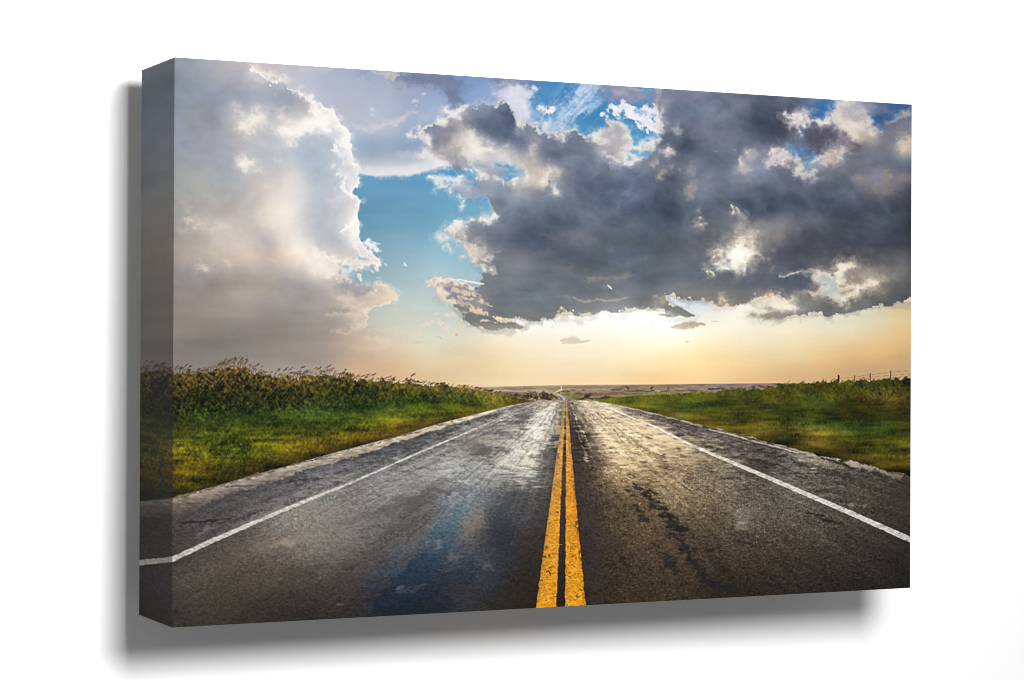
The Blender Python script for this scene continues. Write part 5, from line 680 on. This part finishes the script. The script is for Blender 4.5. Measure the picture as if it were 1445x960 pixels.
mark([(753.8, 872), (756, 857), (783.9, 655), (791.6, 600), (795.6, 571), (796.2, 566), (797.2, 566), (797.3, 571), (796.3, 600), (793.6, 655), (785, 857), (784, 872)], yl, wear1, .9)
wear2 = np.clip(1.0 - np.clip(wn - 1.0, 0, 1.5) * .8 * sst(600, 640, YY) - sst(5, 1, np.abs(XX - (812 - (857 - YY) * .0285)) * 0 + (826.6 - (857 - YY) * .0915 - XX)) * np.clip(wn + .2, 0, 1) * .5, .12, 1) * (1 - (1 - crk) * .85 * sst(700, 780, YY) * (EDGE > -.3))
mark([(797.6, 872), (797.6, 857), (798.6, 655), (799.0, 600), (798.8, 571), (798.4, 566), (799.4, 566), (800.2, 571), (803.4, 600), (808.1, 655), (826.6, 857), (828, 872)], yl, wear2, .8)
stroke([(778, 768.6, .5), (793, 768.8, .6)], .6, (206, 190, 60), .7, .2)
for k in range(16):
    g = np.random.RandomState(300 + k); y = 700 + 150 * g.rand() ** .7; s = (857 - y) / 202
    x = 801 - .2 * s + g.rand() * (22 - 14 * s) if k % 3 else 760 + 26 * s + g.rand() * (20 - 12 * s)
    stroke([(x, y, .7), (x + 2 + 3 * g.rand(), y + 2 * g.randn(), .8), (x + 5, y + 3 * g.rand(), .5)], .8, (84, 58, 26), .8, .8)
over(sst(5, 0, np.abs(XX - 796.2 + (YY - 650) * .03)) * sst(660, 600, YY) * sst(566, 580, YY) * np.clip(PG2 * .5 + .1, 0, .7) * .7, (228, 206, 168))

# ---- seed heads standing above the left weeds, tufts on the right bank
g = np.random.RandomState(77)
xs, ys = zip(*LT)
def tuft(x, y, h, lean_, col, w=.55, op=.8):
    x2 = x + lean_ * h
    stroke([(x, y + 2, w), (x + lean_ * h * .35, y - h * .55, w * .8), (x2, y - h, w * .7)], w, col, op * .75, .15, .8)
    for q in range(3):
        t = .62 + .38 * g.rand(); px, py = x + lean_ * h * t * t, y - h * t
        stroke([(px, py, w), (px + (1.5 + 2.5 * g.rand()) * (1 if lean_ > 0 else -1), py - .6 - 1.2 * g.rand(), w * 1.2)], w, col, op, .5, .8)
for k in range(330):
    x = 198 + 540 * g.rand() ** 1.15; y = float(np.interp(x, xs, ys)); s = float(np.interp(x, (196, 480, 740), (1.0, .8, .3)))
    bump = 1.0 + .5 * math.exp(-((x - 325) / 28) ** 2) + .25 * math.exp(-((x - 455) / 25) ** 2)
    h = (3 + 6.5 * g.rand() ** 1.6) * s * bump
    c = ((92, 70, 50), (108, 80, 54), (78, 62, 40), (124, 94, 62), (66, 58, 30))[k % 5]
    tuft(x, y + 1, h, .25 + .6 * g.rand(), c, .36 + .2 * s * g.rand(), .6)
for x, y, h, l in ((253, 521, 9, .2), (257, 519, 10, .5), (265, 520, 9, .3), (277, 523, 8, .4), (309, 513, 12, .8), (316, 512, 12, .7), (329, 508, 12, .2), (330, 510, 14, .15), (339, 509, 13, .15), (346, 509, 14, .2), (358, 517, 12, .7), (365, 520, 10, .6), (388, 525, 9, .6), (396, 524, 12, .8), (403, 523, 12, .9), (421, 520, 10, .9), (445, 522, 9, .8), (457, 521, 8, .6), (461, 519, 8, .5), (484, 525, 10, .3), (213, 514, 8, .5), (206, 512, 7, .9), (228, 516, 9, .5), (579, 531, 8, .5), (525, 530, 7, .6)):
    tuft(x, y + h * .6, h, l, (86, 68, 52), .5, .8)
# leaves in the weed band: many small lit strokes
for k in range(520):
    x = 198 + 520 * g.rand(); yt0 = float(np.interp(x, xs, ys)); s = float(np.interp(x, (196, 480, 740), (1.0, .75, .3)))
    y = yt0 + (2 + 46 * g.rand() ** 1.3) * s
    up = (y - yt0) / (46 * s)
    c = [(104, 78, 40), (94, 84, 34), (122, 94, 54), (70, 70, 24)][k % 4] if up < .45 else [(54, 96, 32), (70, 110, 34), (38, 70, 24), (84, 108, 30)][k % 4]
    a = 1 if g.rand() < .6 else -1; ln = (1.5 + 3.5 * g.rand()) * s
    stroke([(x, y, .35), (x + a * ln * .6, y - ln * .6, .55 * s + .2), (x + a * ln * 1.3, y - ln * .55, .25)], .5, c, .36 + .2 * g.rand(), .2, .8)
xs2, ys2 = zip(*RT)
def blades(x0, x1, n, top, bot, seed):
    g = np.random.RandomState(seed)
    for k in range(n):
        x = x0 + (x1 - x0) * g.rand(); a = float(np.interp(x, *top)); b = float(np.interp(x, *bot)); y = a + (b - a) * (.12 + .86 * g.rand())
        s = float(np.clip((b - a) / 150, .12, 1.0)) * (.55 + .45 * (y - a) / (b - a + 1e-6)); i, j = int(y - Y0), int(min(max(x - X0, 0), NW - 1))
        c = vg[i, j] * (.62 if k % 3 == 0 else 1.15 + .45 * g.rand()); ln = (2 + 5.5 * g.rand()) * s; l = g.randn() * .5 + .15
        stroke([(x, y, .35), (x + l * ln * .5, y - ln * .55, .42), (x + l * ln * 1.2, y - ln, .25)], .4, c, .5, .1, .8)
blades(197, 745, 3000, (xs, ys), (xb, yb), 31)
blades(862, 1287, 2400, (xs2, ys2), tuple(zip(*RB)), 32)
for k in range(260):
    x = 860 + 426 * g.rand() ** .8; yt0 = float(np.interp(x, xs2, ys2)); s = float(np.interp(x, (860, 1285), (.3, 1.0)))
    y = yt0 + (1 + 30 * g.rand() ** 1.2) * s
    c = [(104, 102, 36), (86, 92, 30), (104, 92, 40), (62, 76, 24)][k % 4]; ln = (1.5 + 3 * g.rand()) * s; a = 1 if g.rand() < .75 else -1
    stroke([(x, y, .35), (x + a * ln * .7, y - ln * .5, .5 * s + .2), (x + a * ln * 1.3, y - ln * .4, .25)], .5, c, .38, .2, .8)
for k in range(70):
    x = 1010 + 276 * g.rand(); y = float(np.interp(x, xs2, ys2)); h = (1.5 + 4 * g.rand() ** 2) * (.6 + .4 * (x - 1010) / 275)
    stroke([(x, y + 1, .4), (x + h * .5, y - h * .5, .4), (x + h * 1.0, y - h, .3)], .4, (92, 82, 40), .6, .1, .8)
for x, y in ((1174, 537), (1150, 541), (1112, 540), (1132, 540), (1215, 536), (1222, 537), (1266, 535), (1282, 531), (1270, 533)): stroke([(x - 3, y + 2, .5), (x + 1, y - 1, .5), (x + 4, y - 3, .4)], .5, (86, 72, 48), .7, .2, .8)
# fence along the bank
stroke([(1184, 534.6, .35), (1206, 532.4, .35), (1228, 529, .35), (1257, 525.6, .35), (1300, 521.4, .4)], .4, (130, 104, 76), .6, .05, .8)
stroke([(1206, 535.6, .35), (1228, 532.4, .35), (1257, 530, .35), (1300, 526, .4)], .4, (130, 104, 76), .55, .05, .8)
for x, y0, y1, w, c in ((1162, 536, 540.5, .8, (78, 74, 58)), (1183.3, 530.4, 539.4, 1.3, (40, 34, 28)), (1205.7, 530, 538.4, .75, (84, 78, 62)), (1228, 527.2, 537.4, .8, (84, 78, 62)), (1256.7, 523.8, 536.4, .95, (72, 66, 52))):
    stroke([(x, y0, w), (x, y1, w)], w, c, .92, .05, .5)
# lens-like crispness of the photograph that was printed
bl3 = IMG.copy()
for ax in (0, 1): bl3 = (np.roll(bl3, 1, ax) + np.roll(bl3, -1, ax) + bl3 * 1.2) / 3.2
for ax in (0, 1): bl3 = (np.roll(bl3, 1, ax) + np.roll(bl3, -1, ax) + bl3 * 1.2) / 3.2
IMG = IMG + (IMG - bl3) * .75
# print grain
IMG += (np.random.RandomState(5).standard_normal(XX.shape).astype(np.float32) * 1.6)[..., None]
IMG = np.clip(IMG, 3, 255)

# ================================================================ the scene
C = bpy.context.scene
col = C.collection
S = 0.62                                    # canvas height in metres; everything below is in canvas heights
W_, H_, D_ = 1.5788, 1.0, 0.2021            # width, height, depth of the stretched canvas
GAP = .098                                  # it hangs clear of the wall on its wooden frame

# ---- camera, solved once from the corners of the canvas
F_PX = 3085.6333
rv = np.array((-0.0029, -0.4530, 0.0050)); tv = np.array((0.1158, 0.0083, 4.1797))
th = np.linalg.norm(rv); k_ = rv / th
K_ = np.array([[0, -k_[2], k_[1]], [k_[2], 0, -k_[0]], [-k_[1], k_[0], 0]])
R_ = np.eye(3) + math.sin(th) * K_ + (1 - math.cos(th)) * K_ @ K_
def bl(v): return np.array((v[0], v[2], -v[1]))
cpos = bl(-R_.T @ tv) * S
right, up, back = bl(R_[0]), -bl(R_[1]), -bl(R_[2])
from mathutils import Matrix, Vector
cam_d = bpy.data.cameras.new('camera'); cam = bpy.data.objects.new('camera', cam_d); col.objects.link(cam)
cam.matrix_world = Matrix([[right[i], up[i], back[i], cpos[i]] for i in range(3)] + [[0, 0, 0, 1]])
cam_d.sensor_width = 36; cam_d.lens = F_PX * 36 / 1445; cam_d.clip_start = .05; cam_d.clip_end = 100
C.camera = cam

# ---- where each point of the print lies on the artwork sheet (a fixed plane-to-plane map)
def sheet(u, v):
    """u, v in 0..1 from the top left corner of the canvas front -> artwork sheet coordinates"""
    p = np.stack([(u - .5) * W_, (v - .5) * H_, np.zeros_like(u)], -1) @ R_.T + tv
    return F_PX * p[..., 0] / p[..., 2] + 722.5, F_PX * p[..., 1] / p[..., 2] + 480

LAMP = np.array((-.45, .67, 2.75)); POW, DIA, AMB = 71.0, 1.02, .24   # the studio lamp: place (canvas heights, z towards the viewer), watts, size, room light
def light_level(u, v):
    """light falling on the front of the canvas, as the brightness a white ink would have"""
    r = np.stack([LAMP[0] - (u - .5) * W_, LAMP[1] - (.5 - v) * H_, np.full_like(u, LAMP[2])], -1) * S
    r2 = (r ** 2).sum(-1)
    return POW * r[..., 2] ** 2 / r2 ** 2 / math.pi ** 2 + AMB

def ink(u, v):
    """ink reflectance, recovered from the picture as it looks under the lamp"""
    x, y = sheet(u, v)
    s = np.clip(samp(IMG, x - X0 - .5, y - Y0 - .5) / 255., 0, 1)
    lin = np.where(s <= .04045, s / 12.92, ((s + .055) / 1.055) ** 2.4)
    return lin / (.965 * light_level(np.clip(u, 0, 1), np.clip(v, 0, 1))[..., None])  # ink made darker where the lamp is strong, lighter where it falls off

def grid_mesh(name, P, ink_rgb, parent, mat):
    """a quad grid; P is (rows, cols, 3) positions, ink_rgb the printed colour at each point"""
    h, w = P.shape[:2]
    me = bpy.data.meshes.new(name)
    idx = np.arange(h * w).reshape(h, w)
    q = np.stack([idx[:-1, :-1], idx[1:, :-1], idx[1:, 1:], idx[:-1, 1:]], -1).reshape(-1, 4)
    me.vertices.add(h * w); me.vertices.foreach_set('co', P.reshape(-1).astype(np.float32))
    n = len(q)
    me.loops.add(n * 4); me.loops.foreach_set('vertex_index', q.reshape(-1).astype(np.int32))
    me.polygons.add(n); me.polygons.foreach_set('loop_start', np.arange(0, n * 4, 4, dtype=np.int32))
    me.update(calc_edges=True)
    lin = np.clip(ink_rgb.reshape(-1, 3), 0, .9)
    a = me.color_attributes.new('ink', 'FLOAT_COLOR', 'POINT')
    a.data.foreach_set('color', np.c_[lin, np.ones(len(lin))].astype(np.float32).reshape(-1))
    me.materials.append(mat)
    o = bpy.data.objects.new(name, me); col.objects.link(o); o.parent = parent
    return o

# ---- materials
def canvas_material():
    m = bpy.data.materials.new('printed_canvas'); m.use_nodes = True; nt = m.node_tree; N = nt.nodes; L = nt.links
    b = N['Principled BSDF']; b.inputs['Roughness'].default_value = .8; b.inputs['Specular IOR Level'].default_value = .06
    at_ = N.new('ShaderNodeAttribute'); at_.attribute_name = 'ink'
    L.new(at_.outputs['Color'], b.inputs['Base Color'])
    # woven cotton: two crossed thread waves with a little slub
    tc = N.new('ShaderNodeTexCoord'); mp = N.new('ShaderNodeMapping'); L.new(tc.outputs['Object'], mp.inputs['Vector'])
    w1 = N.new('ShaderNodeTexWave'); w1.bands_direction = 'X'; w1.inputs['Scale'].default_value = 420; w1.inputs['Distortion'].default_value = .6
    w2 = N.new('ShaderNodeTexWave'); w2.bands_direction = 'Z'; w2.inputs['Scale'].default_value = 420; w2.inputs['Distortion'].default_value = .6
    ad = N.new('ShaderNodeMath'); ad.operation = 'ADD'
    for w in (w1, w2): L.new(mp.outputs['Vector'], w.inputs['Vector'])
    L.new(w1.outputs['Fac'], ad.inputs[0]); L.new(w2.outputs['Fac'], ad.inputs[1])
    bp = N.new('ShaderNodeBump'); bp.inputs['Strength'].default_value = .05; bp.inputs['Distance'].default_value = .0004
    L.new(ad.outputs[0], bp.inputs['Height']); L.new(bp.outputs['Normal'], b.inputs['Normal'])
    return m

def wall_material():
    m = bpy.data.materials.new('white_wall_paint'); m.use_nodes = True; nt = m.node_tree; N = nt.nodes; L = nt.links
    b = N['Principled BSDF']; b.inputs['Roughness'].default_value = .75; b.inputs['Specular IOR Level'].default_value = .1
    tc = N.new('ShaderNodeTexCoord'); no = N.new('ShaderNodeTexNoise'); no.inputs['Scale'].default_value = 260; no.inputs['Detail'].default_value = 4
    L.new(tc.outputs['Object'], no.inputs['Vector'])
    cr = N.new('ShaderNodeValToRGB'); cr.color_ramp.elements[0].color = (.875, .875, .875, 1); cr.color_ramp.elements[1].color = (.905, .905, .905, 1)
    L.new(no.outputs['Fac'], cr.inputs['Fac']); L.new(cr.outputs['Color'], b.inputs['Base Color'])
    bp = N.new('ShaderNodeBump'); bp.inputs['Strength'].default_value = .03; bp.inputs['Distance'].default_value = .0008
    L.new(no.outputs['Fac'], bp.inputs['Height']); L.new(bp.outputs['Normal'], b.inputs['Normal'])
    return m

cm, wm = canvas_material(), wall_material()

# ---- the canvas print: front and four folded edges, hung flat against the wall
root = bpy.data.objects.new('canvas_print', None); col.objects.link(root)
root.location = (0, 0, -H_ / 2 * S)
root['label'] = 'thick gallery-wrapped canvas print of a wet two-lane road under storm clouds'
root['category'] = 'canvas print'
def place(u, v, d):
    """print position (u, v) and depth d behind the front -> metres, relative to the thing's base"""
    return np.stack([(u - .5) * W_ * S, d * S, (.5 - v) * H_ * S + H_ / 2 * S], -1)
NU, NV = 1340, 860
u, v = np.meshgrid(np.linspace(0, 1, NU), np.linspace(0, 1, NV))
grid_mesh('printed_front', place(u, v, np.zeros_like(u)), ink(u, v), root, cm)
BL = .034                                   # width of picture that runs over each folded edge
ND = 60
def edge(kind):
    if kind in 'lr':
        t, v = np.meshgrid(np.linspace(0, 1, ND), np.linspace(0, 1, NV))
        if kind == 'l': t = t[:, ::-1]
        u0 = 0. if kind == 'l' else 1.; sg = -1 if kind == 'l' else 1
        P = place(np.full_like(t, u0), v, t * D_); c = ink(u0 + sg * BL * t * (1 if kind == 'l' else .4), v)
    else:
        u, t = np.meshgrid(np.linspace(0, 1, NU // 2), np.linspace(0, 1, ND))
        if kind == 't': t = t[::-1]
        v0 = 0. if kind == 't' else 1.; sg = -1 if kind == 't' else 1
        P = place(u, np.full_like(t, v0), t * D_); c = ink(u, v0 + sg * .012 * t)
    return grid_mesh('wrapped_edge', P, c, root, cm)
for k in 'lrtb': edge(k)

# ---- the wooden stretcher it hangs on, inside the back of the canvas
def frame_mesh():
    x0, z0, w = W_ / 2 - .075, H_ / 2 - .075, .06
    V, Fc = [], []
    for (a, b, c_, d_) in ((-x0, -z0, x0, -z0 + w), (-x0, z0 - w, x0, z0), (-x0, -z0 + w, -x0 + w, z0 - w), (x0 - w, -z0 + w, x0, z0 - w)):
        k = len(V)
        for y in (D_ - .03, D_ + GAP - .002):
            V += [(a * S, y * S, (b + .5) * S), (c_ * S, y * S, (b + .5) * S), (c_ * S, y * S, (d_ + .5) * S), (a * S, y * S, (d_ + .5) * S)]
        Fc += [tuple(k + q for q in f) for f in ((0, 1, 2, 3), (7, 6, 5, 4), (0, 4, 5, 1), (1, 5, 6, 2), (2, 6, 7, 3), (3, 7, 4, 0))]
    m = bpy.data.meshes.new('stretcher_frame'); m.from_pydata(V, [], Fc); m.update()
    wd_ = bpy.data.materials.new('primed_wood'); wd_.use_nodes = True; N = wd_.node_tree.nodes; b = N['Principled BSDF']; b.inputs['Roughness'].default_value = .7
    tc = N.new('ShaderNodeTexCoord'); no = N.new('ShaderNodeTexNoise'); no.inputs['Scale'].default_value = 30; cr = N.new('ShaderNodeValToRGB')
    cr.color_ramp.elements[0].color = (.46, .45, .44, 1); cr.color_ramp.elements[1].color = (.56, .55, .53, 1)
    L = wd_.node_tree.links; L.new(tc.outputs['Object'], no.inputs['Vector']); L.new(no.outputs['Fac'], cr.inputs['Fac']); L.new(cr.outputs['Color'], b.inputs['Base Color'])
    m.materials.append(wd_)
    o = bpy.data.objects.new('stretcher_frame', m); col.objects.link(o); o.parent = root
frame_mesh()

# ---- the wall behind
me = bpy.data.meshes.new('wall'); yw = (D_ + GAP) * S
me.from_pydata([(-6, yw, -4), (6, yw, -4), (6, yw, 4), (-6, yw, 4)], [], [(0, 1, 2, 3)]); me.update(); me.materials.append(wm)
wall = bpy.data.objects.new('wall', me); col.objects.link(wall); wall['kind'] = 'structure'

# ---- light: one large soft studio lamp from the upper right, and the pale room around
ld = bpy.data.lights.new('studio_lamp', 'AREA'); ld.shape = 'DISK'; ld.size = DIA * S
ld.energy = POW; ld.color = (1, 1, 1)
lo = bpy.data.objects.new('studio_lamp', ld); col.objects.link(lo); lo.location = (LAMP[0] * S, -LAMP[2] * S, LAMP[1] * S)
lo.rotation_euler = (math.radians(90), 0, 0)     # facing the wall
wd = bpy.data.worlds.new('World'); C.world = wd; wd.use_nodes = True
bg = wd.node_tree.nodes['Background']; bg.inputs['Color'].default_value = (1, 1, 1, 1); bg.inputs['Strength'].default_value = AMB

C.view_settings.view_transform = 'Standard'; C.view_settings.look = 'None'
C.view_settings.exposure = 0; C.view_settings.gamma = 1
C.cycles.max_bounces = 6
C.cycles.filter_width = 1.0
